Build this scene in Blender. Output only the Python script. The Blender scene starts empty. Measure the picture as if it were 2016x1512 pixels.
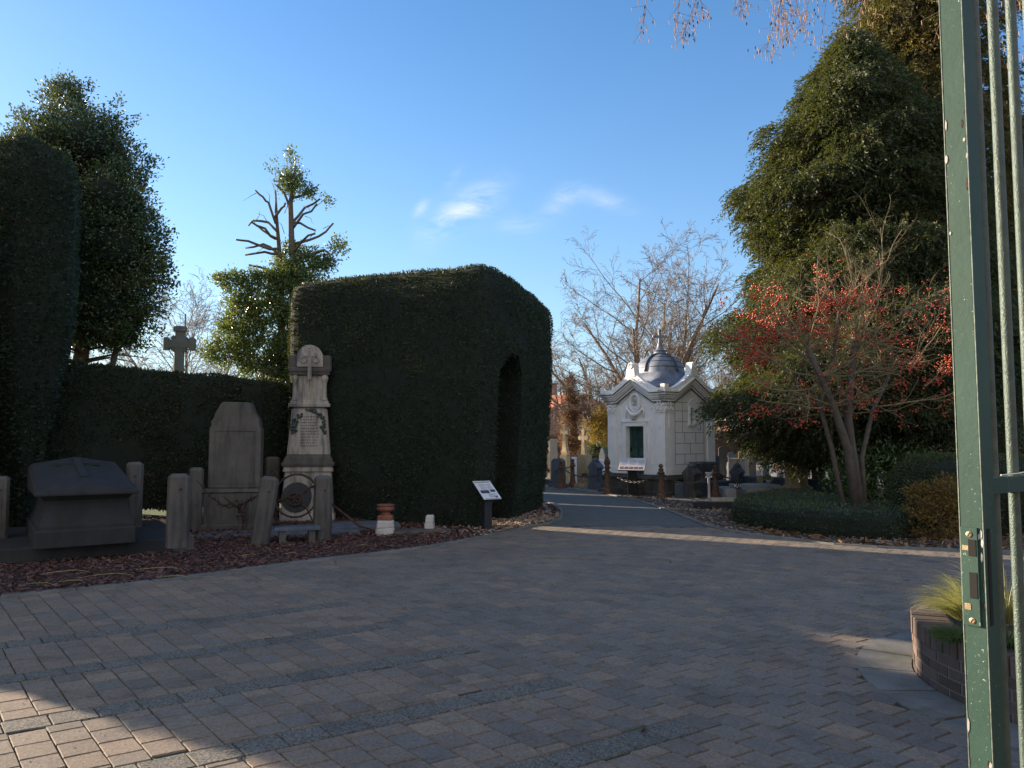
import bpy, math, random
import numpy as np
from mathutils import Vector, Matrix, noise as mnoise

random.seed(7)
RNG = np.random.default_rng(11)
rad = math.radians
scene = bpy.context.scene
COL = scene.collection

# ------------------------------------------------------------------ camera
F = 1515.0                      # focal length in photo pixels (2016 wide)
PITCH = math.atan(104 / F)
EYE = 1.6
cam_d = bpy.data.cameras.new("camera")
cam_d.sensor_width = 36.0
cam_d.lens = F / 2016 * 36.0
cam_d.clip_start = 0.05
cam_d.clip_end = 2000
cam = bpy.data.objects.new("camera", cam_d)
cam.location = (0, 0, EYE)
cam.rotation_euler = (math.pi / 2 + PITCH, 0, 0)
COL.objects.link(cam)
scene.camera = cam

# ------------------------------------------------------------------ light
SUN_EL = rad(13.5)
SUN_DIR = Vector((-0.88, 0.475, 0)).normalized()      # horizontal direction TOWARDS the sun
SUN_AZ = math.atan2(SUN_DIR.x, SUN_DIR.y)
scene.view_settings.view_transform = 'Standard'
scene.view_settings.look = 'None'
scene.view_settings.gamma = 1
scene.view_settings.use_curve_mapping = False
scene.view_settings.exposure = 1.5

world = bpy.data.worlds.new("World")
scene.world = world
world.use_nodes = True
wn, wl = world.node_tree.nodes, world.node_tree.links
wn.clear()
w_out = wn.new("ShaderNodeOutputWorld")
w_bg = wn.new("ShaderNodeBackground")
w_bg.inputs["Strength"].default_value = 0.10
sky = wn.new("ShaderNodeTexSky")
sky.sky_type = 'NISHITA'
sky.sun_disc = False
sky.sun_elevation = SUN_EL
sky.sun_rotation = SUN_AZ
sky.altitude = 0
sky.air_density = 1.0
sky.dust_density = 0.25
sky.ozone_density = 2.2
# thin cloud wisps, fixed in the sky by direction
tc = wn.new("ShaderNodeTexCoord")
def pix_dir(px, py):
    dx, dy = (px - 1008) / F, (756 - py) / F
    v = Vector((dx, math.cos(PITCH) - math.sin(PITCH) * dy, math.sin(PITCH) + math.cos(PITCH) * dy))
    return v.normalized()
def wmath(op, a, b=None):
    n = wn.new("ShaderNodeMath"); n.operation = op
    for i, x in enumerate((a, b)):
        if x is None: continue
        if isinstance(x, (int, float)): n.inputs[i].default_value = x
        else: wl.new(x, n.inputs[i])
    return n.outputs[0]
def wdot(vec, d):
    n = wn.new("ShaderNodeVectorMath"); n.operation = 'DOT_PRODUCT'
    wl.new(vec, n.inputs[0]); n.inputs[1].default_value = d
    return n.outputs['Value']
nz = wn.new("ShaderNodeTexNoise"); nz.inputs['Scale'].default_value = 26; nz.inputs['Detail'].default_value = 8
nz.inputs['Roughness'].default_value = 0.62; nz.inputs['Distortion'].default_value = 0.5
mp = wn.new("ShaderNodeMapping"); mp.inputs['Rotation'].default_value = (0, rad(38), 0); mp.inputs['Scale'].default_value = (0.6, 1, 1.8)
wl.new(tc.outputs['Generated'], mp.inputs[0]); wl.new(mp.outputs[0], nz.inputs[0])
total = None
for (px, py, rx, rz, tilt, amp) in ((910, 418, 0.050, 0.019, 0.6, 1.0), (828, 412, 0.014, 0.007, 0.9, .45), (1105, 398, 0.03, 0.013, 0.55, .5),
                                    (1180, 390, 0.045, 0.012, -0.35, .32), (1025, 442, 0.03, 0.012, 0, .3), (890, 355, .02, .006, .9, .2)):
    c = pix_dir(px, py)
    right = Vector((c.y, -c.x, 0)).normalized(); up = right.cross(c).normalized()
    e1 = right * math.cos(tilt) + up * math.sin(tilt); e2 = -right * math.sin(tilt) + up * math.cos(tilt)
    a = wmath('DIVIDE', wdot(tc.outputs['Generated'], e1), rx)
    b = wmath('DIVIDE', wdot(tc.outputs['Generated'], e2), rz)
    r2 = wmath('ADD', wmath('MULTIPLY', a, a), wmath('MULTIPLY', b, b))
    front = wmath('GREATER_THAN', wdot(tc.outputs['Generated'], c), 0.5)
    g = wmath('MULTIPLY', wmath('MULTIPLY', wmath('EXPONENT', wmath('MULTIPLY', r2, -1.2)), front), amp)
    total = g if total is None else wmath('ADD', total, g)
shp = wn.new("ShaderNodeMapRange"); shp.inputs['From Min'].default_value = 0.36; shp.inputs['From Max'].default_value = 0.68
wl.new(nz.outputs[0], shp.inputs[0])
mask = wmath('MINIMUM', wmath('MULTIPLY', wmath('MULTIPLY', total, shp.outputs[0]), 1.05), 0.85)
mix = wn.new("ShaderNodeMix"); mix.data_type = 'RGBA'
hs = wn.new("ShaderNodeHueSaturation"); hs.inputs['Hue'].default_value = 0.506; hs.inputs['Saturation'].default_value = 1.27; hs.inputs['Value'].default_value = 0.94
wl.new(sky.outputs[0], hs.inputs['Color'])
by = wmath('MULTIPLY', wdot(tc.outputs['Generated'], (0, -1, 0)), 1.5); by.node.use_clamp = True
# added fill light: sky behind the viewer whitened and warmed
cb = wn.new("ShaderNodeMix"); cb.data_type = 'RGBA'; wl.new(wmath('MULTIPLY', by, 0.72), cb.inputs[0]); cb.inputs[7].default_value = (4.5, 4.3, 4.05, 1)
# pale blue air towards the horizon, whiter on the sun's side
zz = wmath('MAXIMUM', wdot(tc.outputs['Generated'], (0, 0, 1)), 0.0)
fh = wmath('MULTIPLY', wmath('EXPONENT', wmath('MULTIPLY', zz, -4.6)), 0.90)
side_ = wmath('MULTIPLY', wmath('ADD', wdot(tc.outputs['Generated'], tuple(SUN_DIR)), 0.25), 0.8); side_.node.use_clamp = True
hz = wn.new("ShaderNodeMix"); hz.data_type = 'RGBA'; wl.new(side_, hz.inputs[0]); hz.inputs[6].default_value = (1.15, 2.0, 3.55, 1); hz.inputs[7].default_value = (2.3, 3.05, 3.8, 1)
hm = wn.new("ShaderNodeMix"); hm.data_type = 'RGBA'; wl.new(fh, hm.inputs[0]); wl.new(hs.outputs[0], hm.inputs[6]); wl.new(hz.outputs[2], hm.inputs[7])
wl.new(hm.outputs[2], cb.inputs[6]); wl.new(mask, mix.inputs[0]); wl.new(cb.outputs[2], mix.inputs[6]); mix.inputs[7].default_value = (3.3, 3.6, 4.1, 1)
wl.new(mix.outputs[2], w_bg.inputs[0])
wl.new(w_bg.outputs[0], w_out.inputs[0])

sun_d = bpy.data.lights.new("sun", 'SUN')
sun_d.energy = 5.0
sun_d.angle = rad(0.5)
sun_d.color = (1.0, 0.80, 0.58)
sun = bpy.data.objects.new("sun", sun_d)
to_sun = Vector((SUN_DIR.x * math.cos(SUN_EL), SUN_DIR.y * math.cos(SUN_EL), math.sin(SUN_EL)))
sun.rotation_euler = (-to_sun).to_track_quat('-Z', 'Y').to_euler()
sun.location = (-20, 10, 20)
COL.objects.link(sun)

# ------------------------------------------------------------------ helpers
def ray(px, py):
    dx, dy = (px - 1008) / F, (756 - py) / F
    return Vector((dx, math.cos(PITCH) - math.sin(PITCH) * dy, math.sin(PITCH) + math.cos(PITCH) * dy))
def G(px, py, z=0.0):
    r = ray(px, py); t = (z - EYE) / r.z
    return Vector((r.x * t, r.y * t, z))
def at(px, py, Y):
    r = ray(px, py); t = Y / r.y
    return Vector((r.x * t, Y, EYE + r.z * t))

def tagit(o, label=None, cat=None, group=None, kind=None):
    if label: o['label'] = label
    if cat: o['category'] = cat
    if group: o['group'] = group
    if kind: o['kind'] = kind
    return o
def thing(name, label, cat, loc=(0, 0, 0), rz=0.0, group=None, tilt=(0, 0)):
    o = bpy.data.objects.new(name, None)
    o.empty_display_size = 0.2
    o.location = loc; o.rotation_euler = (tilt[0], tilt[1], rz)
    COL.objects.link(o)
    return tagit(o, label, cat, group)
def copy_tree(o, loc=None, rz=None, label=None, group=None, scale=None, parent=None):
    c = o.copy(); COL.objects.link(c); c.parent = parent
    if loc is not None: c.location = loc
    if rz is not None: c.rotation_euler = (c.rotation_euler[0], c.rotation_euler[1], rz)
    if scale is not None: c.scale = scale
    if label: c['label'] = label
    if group: c['group'] = group
    for ch in list(o.children):
        copy_tree(ch, parent=c)
    return c

def np_mesh(name, V, Fq, mats, parent=None, smooth=False, mi=None):
    """V (n,3), Fq (m,k) constant-size faces"""
    V = np.asarray(V, np.float32); Fq = np.asarray(Fq, np.int32)
    me = bpy.data.meshes.new(name)
    me.vertices.add(len(V)); me.vertices.foreach_set("co", V.ravel())
    m, k = Fq.shape
    me.loops.add(m * k); me.loops.foreach_set("vertex_index", Fq.ravel())
    me.polygons.add(m)
    me.polygons.foreach_set("loop_start", np.arange(0, m * k, k, dtype=np.int32))
    me.polygons.foreach_set("loop_total", np.full(m, k, np.int32))
    if mi is not None: me.polygons.foreach_set("material_index", np.asarray(mi, np.int32))
    me.polygons.foreach_set("use_smooth", np.full(m, bool(smooth)))
    for mt in (mats if isinstance(mats, (list, tuple)) else [mats]): me.materials.append(mt)
    me.update(); me.validate()
    o = bpy.data.objects.new(name, me); COL.objects.link(o)
    if parent: o.parent = parent
    return o

class MB:
    def __init__(s): s.v = []; s.f = []; s.mi = []; s.cur = 0
    def add(s, vs, fs):
        n = len(s.v); s.v.extend([tuple(v) for v in vs])
        for f in fs: s.f.append(tuple(i + n for i in f)); s.mi.append(s.cur)
        return s
    def box(s, c, size, rz=0.0, R=None, taper=1.0, ch=0.0):
        """c = centre, size = full dims; taper scales the top; ch chamfers vertical edges + top"""
        hx, hy, hz = size[0] / 2, size[1] / 2, size[2] / 2
        if R is None: R = Matrix.Rotation(rz, 3, 'Z')
        c = Vector(c)
        if ch <= 0:
            vs = []
            for z, k in ((-hz, 1), (hz, taper)):
                for x, y in ((-hx, -hy), (hx, -hy), (hx, hy), (-hx, hy)):
                    vs.append(c + R @ Vector((x * k, y * k, z)))
            return s.add(vs, [(3, 2, 1, 0), (4, 5, 6, 7), (0, 1, 5, 4), (1, 2, 6, 5), (2, 3, 7, 6), (3, 0, 4, 7)])
        def ring(z, k, e, cc):
            o = []
            X, Y = hx * k - e, hy * k - e
            for x, y in ((-X + cc, -Y), (X - cc, -Y), (X, -Y + cc), (X, Y - cc), (X - cc, Y), (-X + cc, Y), (-X, Y - cc), (-X, -Y + cc)):
                o.append(c + R @ Vector((x, y, z)))
            return o
        vs = ring(-hz, 1, 0, ch) + ring(hz - ch, taper, 0, ch) + ring(hz, taper, ch, ch * .4)
        fs = [tuple(reversed(range(8))), tuple(range(16, 24))]
        for k in (0, 8):
            for i in range(8):
                j = (i + 1) % 8; fs.append((k + i, k + j, k + 8 + j, k + 8 + i))
        return s.add(vs, fs)
    def prism(s, poly, z0, z1, k=1.0):
        n = len(poly); cx = sum(p[0] for p in poly) / n; cy = sum(p[1] for p in poly) / n
        vs = [(p[0], p[1], z0) for p in poly] + [(cx + (p[0] - cx) * k, cy + (p[1] - cy) * k, z1) for p in poly]
        fs = [tuple(reversed(range(n))), tuple(range(n, 2 * n))]
        for i in range(n): j = (i + 1) % n; fs.append((i, j, n + j, n + i))
        return s.add(vs, fs)
    def plate(s, poly, M, t0, t1):
        """poly in 2D (x,z); extruded between y=t0 (front) and t1 through matrix M (3x3) + optional offset"""
        n = len(poly)
        vs = [M @ Vector((p[0], t0, p[1])) for p in poly] + [M @ Vector((p[0], t1, p[1])) for p in poly]
        fs = [tuple(range(n)), tuple(reversed(range(n, 2 * n)))]
        for i in range(n): j = (i + 1) % n; fs.append((j, i, n + i, n + j))
        return s.add(vs, fs)
    def lathe(s, prof, c=(0, 0, 0), n=16, R=None, sq=0.0):
        """prof: list of (r,z). sq>0 blends to a rounded square"""
        c = Vector(c); vs = []
        for r, z in prof:
            for i in range(n):
                a = 2 * math.pi * i / n
                q = 1.0
                if sq:
                    ca, sa = abs(math.cos(a)), abs(math.sin(a)); p = 2 + sq * 6
                    q = 1 / ((ca ** p + sa ** p) ** (1 / p))
                v = Vector((r * q * math.cos(a), r * q * math.sin(a), z))
                if R is not None: v = R @ v
                vs.append(c + v)
        fs = []
        for k in range(len(prof) - 1):
            for i in range(n):
                j = (i + 1) % n; fs.append((k * n + i, k * n + j, (k + 1) * n + j, (k + 1) * n + i))
        if prof[0][0] > 1e-4: fs.append(tuple(reversed(range(n))))
        if prof[-1][0] > 1e-4: fs.append(tuple(range((len(prof) - 1) * n, len(prof) * n)))
        return s.add(vs, fs)
    def tube(s, pts, rs, n=5, cap=True):
        pts = [Vector(p) for p in pts]
        if isinstance(rs, (int, float)): rs = [rs] * len(pts)
        base = len(s.v); m = len(pts)
        prev = None
        for i, p in enumerate(pts):
            d = (pts[min(i + 1, m - 1)] - pts[max(i - 1, 0)])
            if d.length < 1e-9: d = Vector((0, 0, 1))
            d.normalize()
            if prev is None:
                a = d.orthogonal().normalized()
            else:
                a = prev - d * prev.dot(d)
                a = a.normalized() if a.length > 1e-6 else d.orthogonal().normalized()
            prev = a; b = d.cross(a); r = rs[i]
            for k in range(n):
                t = 2 * math.pi * k / n
                q = p + a * (r * math.cos(t)) + b * (r * math.sin(t))
                s.v.append((q.x, q.y, q.z))
        for i in range(m - 1):
            for k in range(n):
                j = (k + 1) % n
                s.f.append((base + i * n + k, base + i * n + j, base + (i + 1) * n + j, base + (i + 1) * n + k)); s.mi.append(s.cur)
        if cap:
            s.f.append(tuple(base + k for k in reversed(range(n)))); s.mi.append(s.cur)
            s.f.append(tuple(base + (m - 1) * n + k for k in range(n))); s.mi.append(s.cur)
        return s
    def ball(s, c, r, seg=8, rings=6, sz=1.0):
        prof = [(max(r * math.sin(math.pi * k / rings), 1e-5), -r * sz * math.cos(math.pi * k / rings)) for k in range(rings + 1)]
        return s.lathe(prof, c, seg)
    def torus(s, c, R0, r, M=None, n=20, k=6, a0=0.0, a1=2 * math.pi):
        M = M or Matrix.Identity(3); c = Vector(c)
        full = abs(a1 - a0 - 2 * math.pi) < 1e-6
        pts = [c + M @ Vector((R0 * math.cos(a0 + (a1 - a0) * i / n), 0, R0 * math.sin(a0 + (a1 - a0) * i / n))) for i in range(n + 1)]
        return s.tube(pts, r, k, cap=not full)
    def build(s, name, mats, parent=None, smooth=False, jitter=0.0, loc=None, auto=None):
        me = bpy.data.meshes.new(name)
        vs = s.v
        if jitter:
            vs = [tuple(Vector(v) + Vector(mnoise.noise_vector(Vector(v) * 5.0)) * jitter) for v in vs]
        me.from_pydata(vs, [], s.f)
        for mt in (mats if isinstance(mats, (list, tuple)) else [mats]): me.materials.append(mt)
        if any(s.mi): me.polygons.foreach_set("material_index", s.mi)
        if smooth: me.polygons.foreach_set("use_smooth", [True] * len(me.polygons))
        me.update()
        o = bpy.data.objects.new(name, me); COL.objects.link(o)
        if parent: o.parent = parent
        if loc is not None: o.location = loc
        if smooth and auto:
            md = o.modifiers.new("edges", 'EDGE_SPLIT'); md.split_angle = rad(auto)
        return o
def bevel(o, w=0.01, seg=2):
    md = o.modifiers.new("bevel", 'BEVEL'); md.width = w; md.segments = seg; md.limit_method = 'ANGLE'; md.angle_limit = rad(35)
    return o

# ------------------------------------------------------------------ materials
def newmat(name):
    m = bpy.data.materials.new(name); m.use_nodes = True
    nt = m.node_tree; b = nt.nodes["Principled BSDF"]
    return m, nt.nodes, nt.links, b
def ramp(N, L, fac, stops):
    r = N.new("ShaderNodeValToRGB")
    e = r.color_ramp.elements
    while len(e) < len(stops): e.new(0.5)
    for i, (p, c) in enumerate(stops): e[i].position = p; e[i].color = (*c, 1) if len(c) == 3 else c
    L.new(fac, r.inputs[0]); return r.outputs[0]
def noise_tex(N, L, scale, detail=4, rough=0.55, vec=None, kind='Object', stretch=None, dist=0):
    n = N.new("ShaderNodeTexNoise"); n.inputs['Scale'].default_value = scale; n.inputs['Detail'].default_value = detail
    n.inputs['Roughness'].default_value = rough; n.inputs['Distortion'].default_value = dist
    if vec is None:
        t = N.new("ShaderNodeTexCoord"); vec = t.outputs[kind]
    if stretch:
        mpn = N.new("ShaderNodeMapping"); mpn.inputs['Scale'].default_value = stretch; L.new(vec, mpn.inputs[0]); vec = mpn.outputs[0]
    L.new(vec, n.inputs['Vector']); return n.outputs[0]
def mixc(N, L, fac, a, b, mode='MIX'):
    m = N.new("ShaderNodeMix"); m.data_type = 'RGBA'; m.blend_type = mode
    for s, x in ((0, fac), (6, a), (7, b)):
        if isinstance(x, (int, float)): m.inputs[s].default_value = x
        elif isinstance(x, tuple): m.inputs[s].default_value = (*x, 1) if len(x) == 3 else x
        else: L.new(x, m.inputs[s])
    return m.outputs[2]
def bumpn(N, L, b, h, strength=0.3, dist=0.01):
    bn = N.new("ShaderNodeBump"); bn.inputs['Strength'].default_value = strength; bn.inputs['Distance'].default_value = dist
    L.new(h, bn.inputs['Height']); L.new(bn.outputs[0], b.inputs['Normal'])
def stone(name, c1, c2, scale=3.0, fine=60.0, rough=0.85, stain=None, stain_amt=0.5, moss=None, moss_amt=0.4, bump=0.35, island=0.0, streak=True):
    m, N, L, b = newmat(name)
    col = ramp(N, L, noise_tex(N, L, scale, 6, .6), [(.3, c1), (.7, c2)])
    fn = noise_tex(N, L, fine, 3, .7)
    col = mixc(N, L, 0.30, col, ramp(N, L, fn, [(.3, (.35, .35, .35)), (.7, (1.3, 1.3, 1.3))]), 'MULTIPLY')
    if stain:
        f = ramp(N, L, noise_tex(N, L, 2.2, 6, .62, stretch=(3, 3, .55) if streak else (1, 1, 1), dist=.4), [(.46, (0, 0, 0)), (.66, (stain_amt,) * 3)])
        col = mixc(N, L, f, col, stain)
    if moss:
        f = ramp(N, L, noise_tex(N, L, 3.4, 6, .65, stretch=(2.2, 2.2, .6), dist=.6), [(.55, (0, 0, 0)), (.68, (moss_amt,) * 3)])
        col = mixc(N, L, f, col, moss)
    if island:
        g = N.new("ShaderNodeNewGeometry")
        col = mixc(N, L, island, col, ramp(N, L, g.outputs['Random Per Island'], [(0, (.35, .35, .35)), (1, (1.4, 1.4, 1.4))]), 'MULTIPLY')
    L.new(col, b.inputs['Base Color']); b.inputs['Roughness'].default_value = rough
    bumpn(N, L, b, fn, bump, 0.006)
    return m
def leafmat(name, cols, rough=0.45, trans=0.25, spec=0.5, patch=None, patch_scale=1.2, tcol=(.30, .34, .04), patch2=None):
    m, N, L, b = newmat(name)
    g = N.new("ShaderNodeNewGeometry")
    st = [(i / max(1, len(cols) - 1), c) for i, c in enumerate(cols)]
    col = ramp(N, L, g.outputs['Random Per Island'], st)
    if patch:
        f = ramp(N, L, noise_tex(N, L, patch_scale, 4, .6), [(.48, (0, 0, 0)), (.68, (.8, .8, .8))])
        col = mixc(N, L, f, col, patch)
    if patch2:
        f2 = ramp(N, L, noise_tex(N, L, 2.3, 5, .7, dist=.5), [(.60, (0, 0, 0)), (.72, (.75, .75, .75))])
        col = mixc(N, L, f2, col, patch2)
    L.new(col, b.inputs['Base Color']); b.inputs['Roughness'].default_value = rough
    b.inputs['Specular IOR Level'].default_value = spec
    if trans:
        t = N.new("ShaderNodeBsdfTranslucent"); ms = N.new("ShaderNodeMixShader"); ms.inputs[0].default_value = trans
        L.new(mixc(N, L, 0.6 if tcol else 0.0, col, tcol or (.3, .2, .1), 'MIX'), t.inputs[0])
        out = N["Material Output"]
        L.new(b.outputs[0], ms.inputs[1]); L.new(t.outputs[0], ms.inputs[2]); L.new(ms.outputs[0], out.inputs[0])
    return m
def plain(name, c, rough=0.6, metal=0.0, var=0.25, scale=8, bump=0.15, c2=None, spec=0.5):
    m, N, L, b = newmat(name)
    n = noise_tex(N, L, scale, 5, .6)
    col = ramp(N, L, n, [(.3, tuple(x * (1 - var) for x in c)), (.7, c2 or tuple(min(1, x * (1 + var)) for x in c))])
    L.new(col, b.inputs['Base Color']); b.inputs['Roughness'].default_value = rough; b.inputs['Metallic'].default_value = metal
    b.inputs['Specular IOR Level'].default_value = spec
    if bump: bumpn(N, L, b, noise_tex(N, L, scale * 9, 3, .6), bump, .003)
    return m

M = {}
M['granite_dark'] = stone('dark_bluestone', (0.0173, 0.0187, 0.0208), (0.0324, 0.0324, 0.0334), stain=(0.0094, 0.0108, 0.0104), moss=(0.0230, 0.0252, 0.0104), moss_amt=.25)
M['grey_stone'] = stone('weathered_grey_stone', (0.0733, 0.0666, 0.0602), (0.1169, 0.1058, 0.0930), stain=(0.0222, 0.0215, 0.0221), stain_amt=.7, moss=(0.0437, 0.0459, 0.0221), moss_amt=.3)
M['pale_stone'] = stone('pale_marble_like_stone', (0.2981, 0.2732, 0.2429), (0.4149, 0.3754, 0.3312), stain=(0.0580, 0.0552, 0.0626), stain_amt=.8, moss=(0.1325, 0.1334, 0.0368), moss_amt=.75)
M['bluestone'] = stone('bluestone', (.07, .085, .11), (.12, .14, .17), stain=(.04, .05, .06))
M['cross_grey'] = stone('grey_cross_stone', (.15, .16, .15), (.22, .23, .21), moss=(.10, .12, .05), moss_amt=.3)
M['cream_stone'] = stone('cream_stone', (.42, .36, .27), (.55, .48, .37), stain=(.2, .17, .13), stain_amt=.5)
M['sand_stone'] = stone('sandstone', (.38, .30, .18), (.50, .40, .25), stain=(.16, .14, .08), stain_amt=.6)
M['light_granite'] = stone('speckled_light_granite', (.30, .30, .30), (.42, .42, .42), fine=140, bump=.1)
M['chapel_white'] = plain('white_painted_stone', (.83, .83, .815), .8, 0, .05, 5, .08, c2=(.88, .88, .865))
M['chapel_joint'] = plain('brown_painted_joint', (.16, .12, .10), .8)
M['zinc'] = plain('blue_grey_zinc', (.17, .20, .26), .5, .2, .3, 3, .1, c2=(.27, .30, .35))
M['zinc_dark'] = plain('dark_zinc_seam', (.05, .06, .08), .5, .2)
M['door_green'] = plain('green_bronze_door', (.035, .10, .085), .5, .2, .35, 20, .3)
M['black'] = plain('black_void', (.008, .008, .008), .9, bump=0)
M['rust'] = plain('rusty_cast_iron', (.085, .045, .028), .8, .1, .5, 14, .5, c2=(.20, .11, .065))
M['rust_dark'] = plain('dark_rusty_iron', (.045, .022, .016), .8, .1, .5, 18, .5)
M['chain'] = plain('weathered_chain_iron', (.10, .095, .085), .6, .4, .4, 30, .3)
M['sign_black'] = plain('black_steel', (.012, .014, .017), .45, .2, .2, 12, .05)
M['sign_white'] = plain('white_panel', (.62, .64, .68), .35, 0, .04, 3, 0)
M['sign_ink'] = plain('grey_print', (.12, .12, .14), .5, 0, .1, 5, 0)
M['sign_ink2'] = plain('dark_photo_print', (.05, .05, .07), .5, 0, .8, 90, 0)
M['sign_red'] = plain('reddish_photo_print', (.25, .12, .11), .5, 0, .9, 90, 0)
M['terracotta'] = plain('terracotta', (.20, .075, .045), .8, 0, .4, 10, .4)
M['white_block'] = stone('flaking_white_block', (.46, .45, .42), (.60, .58, .54), stain=(.18, .14, .11), stain_amt=.6, streak=False)
M['bark'] = stone('grey_bark', (0.080, 0.064, 0.046), (0.151, 0.120, 0.085), scale=9, fine=45, bump=.7, moss=(0.080, 0.083, 0.035), moss_amt=.5)
M['bark_berry'] = stone('dark_smooth_bark', (.055, .045, .036), (.10, .085, .065), scale=9, fine=45, bump=.6)
M['bark_red'] = stone('reddish_conifer_bark', (.07, .035, .022), (.13, .07, .045), scale=9, fine=30, bump=.8, streak=True)
M['bark_pale'] = stone('pale_bare_bark', (.20, .155, .115), (.32, .25, .185), scale=4, fine=30, bump=.3)
M['twig_orange'] = plain('tan_twigs', (.30, .20, .12), .8, 0, .3, 4, 0)
M['twig_tan'] = plain('brown_grey_twigs', (.19, .15, .12), .8, 0, .3, 4, 0)
M['twig_grey'] = plain('grey_twigs', (.24, .20, .17), .8, 0, .3, 4, 0)
M['twig_olive'] = plain('lichen_twigs', (.17, .14, .075), .85, 0, .45, 6, 0)
M['berry'] = plain('red_berries', (.44, .058, .020), .3, 0, .4, 12, 0)
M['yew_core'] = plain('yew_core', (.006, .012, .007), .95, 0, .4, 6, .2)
M['yew'] = leafmat('yew_needles', [(.010, .018, .012), (0.012, 0.029, 0.018), (0.017, 0.042, 0.025), (0.027, 0.058, 0.030), (0.015, 0.038, 0.025)], .5, .10, .4, patch=(0.029, 0.053, 0.025), patch2=(.055, .036, .020))
M['low_hedge'] = leafmat('low_hedge_leaves', [(.018, .034, .014), (.035, .055, .020), (.028, .045, .018), (.05, .042, .022)], .5, .15, .4, patch=(.045, .042, .022), patch2=(.055, .036, .020))
M['holly'] = leafmat('holly_leaves', [(.022, .050, .022), (.030, .065, .028), (.050, .090, .030), (.035, .075, .03)], .24, .18, .7, patch=(.085, .10, .030), patch_scale=.5)
M['holly_light'] = leafmat('bright_holly_leaves', [(.05, .10, .028), (.085, .14, .035), (.12, .17, .05), (.05, .09, .03)], .26, .30, .7)
M['thuja'] = leafmat('cypress_sprays', [(.020, .036, .017), (.028, .048, .021), (.042, .060, .025), (.056, .058, .028), (.024, .042, .02)], .55, .18, .3, patch=(.052, .056, .022), patch_scale=.7)
M['thuja_brown'] = leafmat('golden_cypress_sprays', [(0.0551, 0.0578, 0.0161), (0.0936, 0.0790, 0.0214), (0.1248, 0.0867, 0.0291), (0.0431, 0.0510, 0.0161)], .55, .22, .3, patch=(0.1331, 0.0756, 0.0291), patch_scale=.8)
M['thuja_dark'] = leafmat('dark_conifer_sprays', [(.022, .045, .024), (.03, .055, .03), (.045, .075, .034)], .5, .15, .35)
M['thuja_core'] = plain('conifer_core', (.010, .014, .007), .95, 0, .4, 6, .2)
M['cotoneaster'] = leafmat('ground_cover_leaves', [(.02, .045, .022), (.03, .06, .028), (.045, .08, .035), (.07, .045, .03)], .4, .15, .5)
M['box_hedge'] = leafmat('clipped_bush_leaves', [(.03, .05, .018), (.045, .07, .022), (.06, .085, .028)], .45, .2, .4)
M['yellow_bush'] = leafmat('yellow_brown_leaves', [(.16, .10, .025), (.24, .16, .035), (.13, .08, .03), (.20, .15, .05)], .5, .35, .3, tcol=None)
M['bramble'] = leafmat('glossy_shrub_leaves', [(.03, .06, .025), (.06, .11, .04), (.10, .17, .05)], .22, .25, .8)
M['hornbeam'] = leafmat('rusty_beech_leaves', [(.20, .115, .06), (.27, .16, .085), (.22, .14, .09), (.16, .10, .06)], .6, .35, .2, tcol=None)
M['yellow_tree'] = leafmat('yellow_autumn_leaves', [(.42, .33, .07), (.50, .38, .10), (.36, .30, .07)], .6, .4, .2, tcol=None)
M['grass'] = leafmat('grass_blades', [(.05, .09, .02), (.08, .13, .03), (.06, .10, .025)], .5, .3, .3)
M['pampas'] = leafmat('straw_grass_blades', [(.34, .33, .14), (.42, .40, .18), (.26, .28, .10), (.45, .40, .2)], .45, .35, .4)
M['dead_leaf'] = leafmat('fallen_leaves', [(.16, .08, .035), (.24, .14, .06), (.12, .05, .03), (.30, .20, .10)], .7, .1, .2, tcol=None)
M['mulch_chip'] = leafmat('bark_mulch_chips', [(.10, .048, .040), (.15, .075, .06), (.19, .11, .085), (.075, .036, .03), (.13, .065, .055)], .85, 0, .2)
M['pale_chip'] = leafmat('pale_wood_chips', [(.36, .27, .20), (.48, .37, .28), (.26, .18, .13), (.42, .34, .27)], .8, 0, .2)
M['gravel_chip'] = leafmat('gravel_and_litter', [(.20, .17, .14), (.30, .26, .21), (.14, .10, .07), (.36, .33, .29)], .8, 0, .2)
M['catkin'] = plain('tan_catkins', (.36, .22, .12), .8, 0, .3, 10, 0)
M['cone_dark'] = plain('dark_cones', (.03, .025, .02), .8, 0, .3, 10, 0)
M['brick_house'] = None

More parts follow.
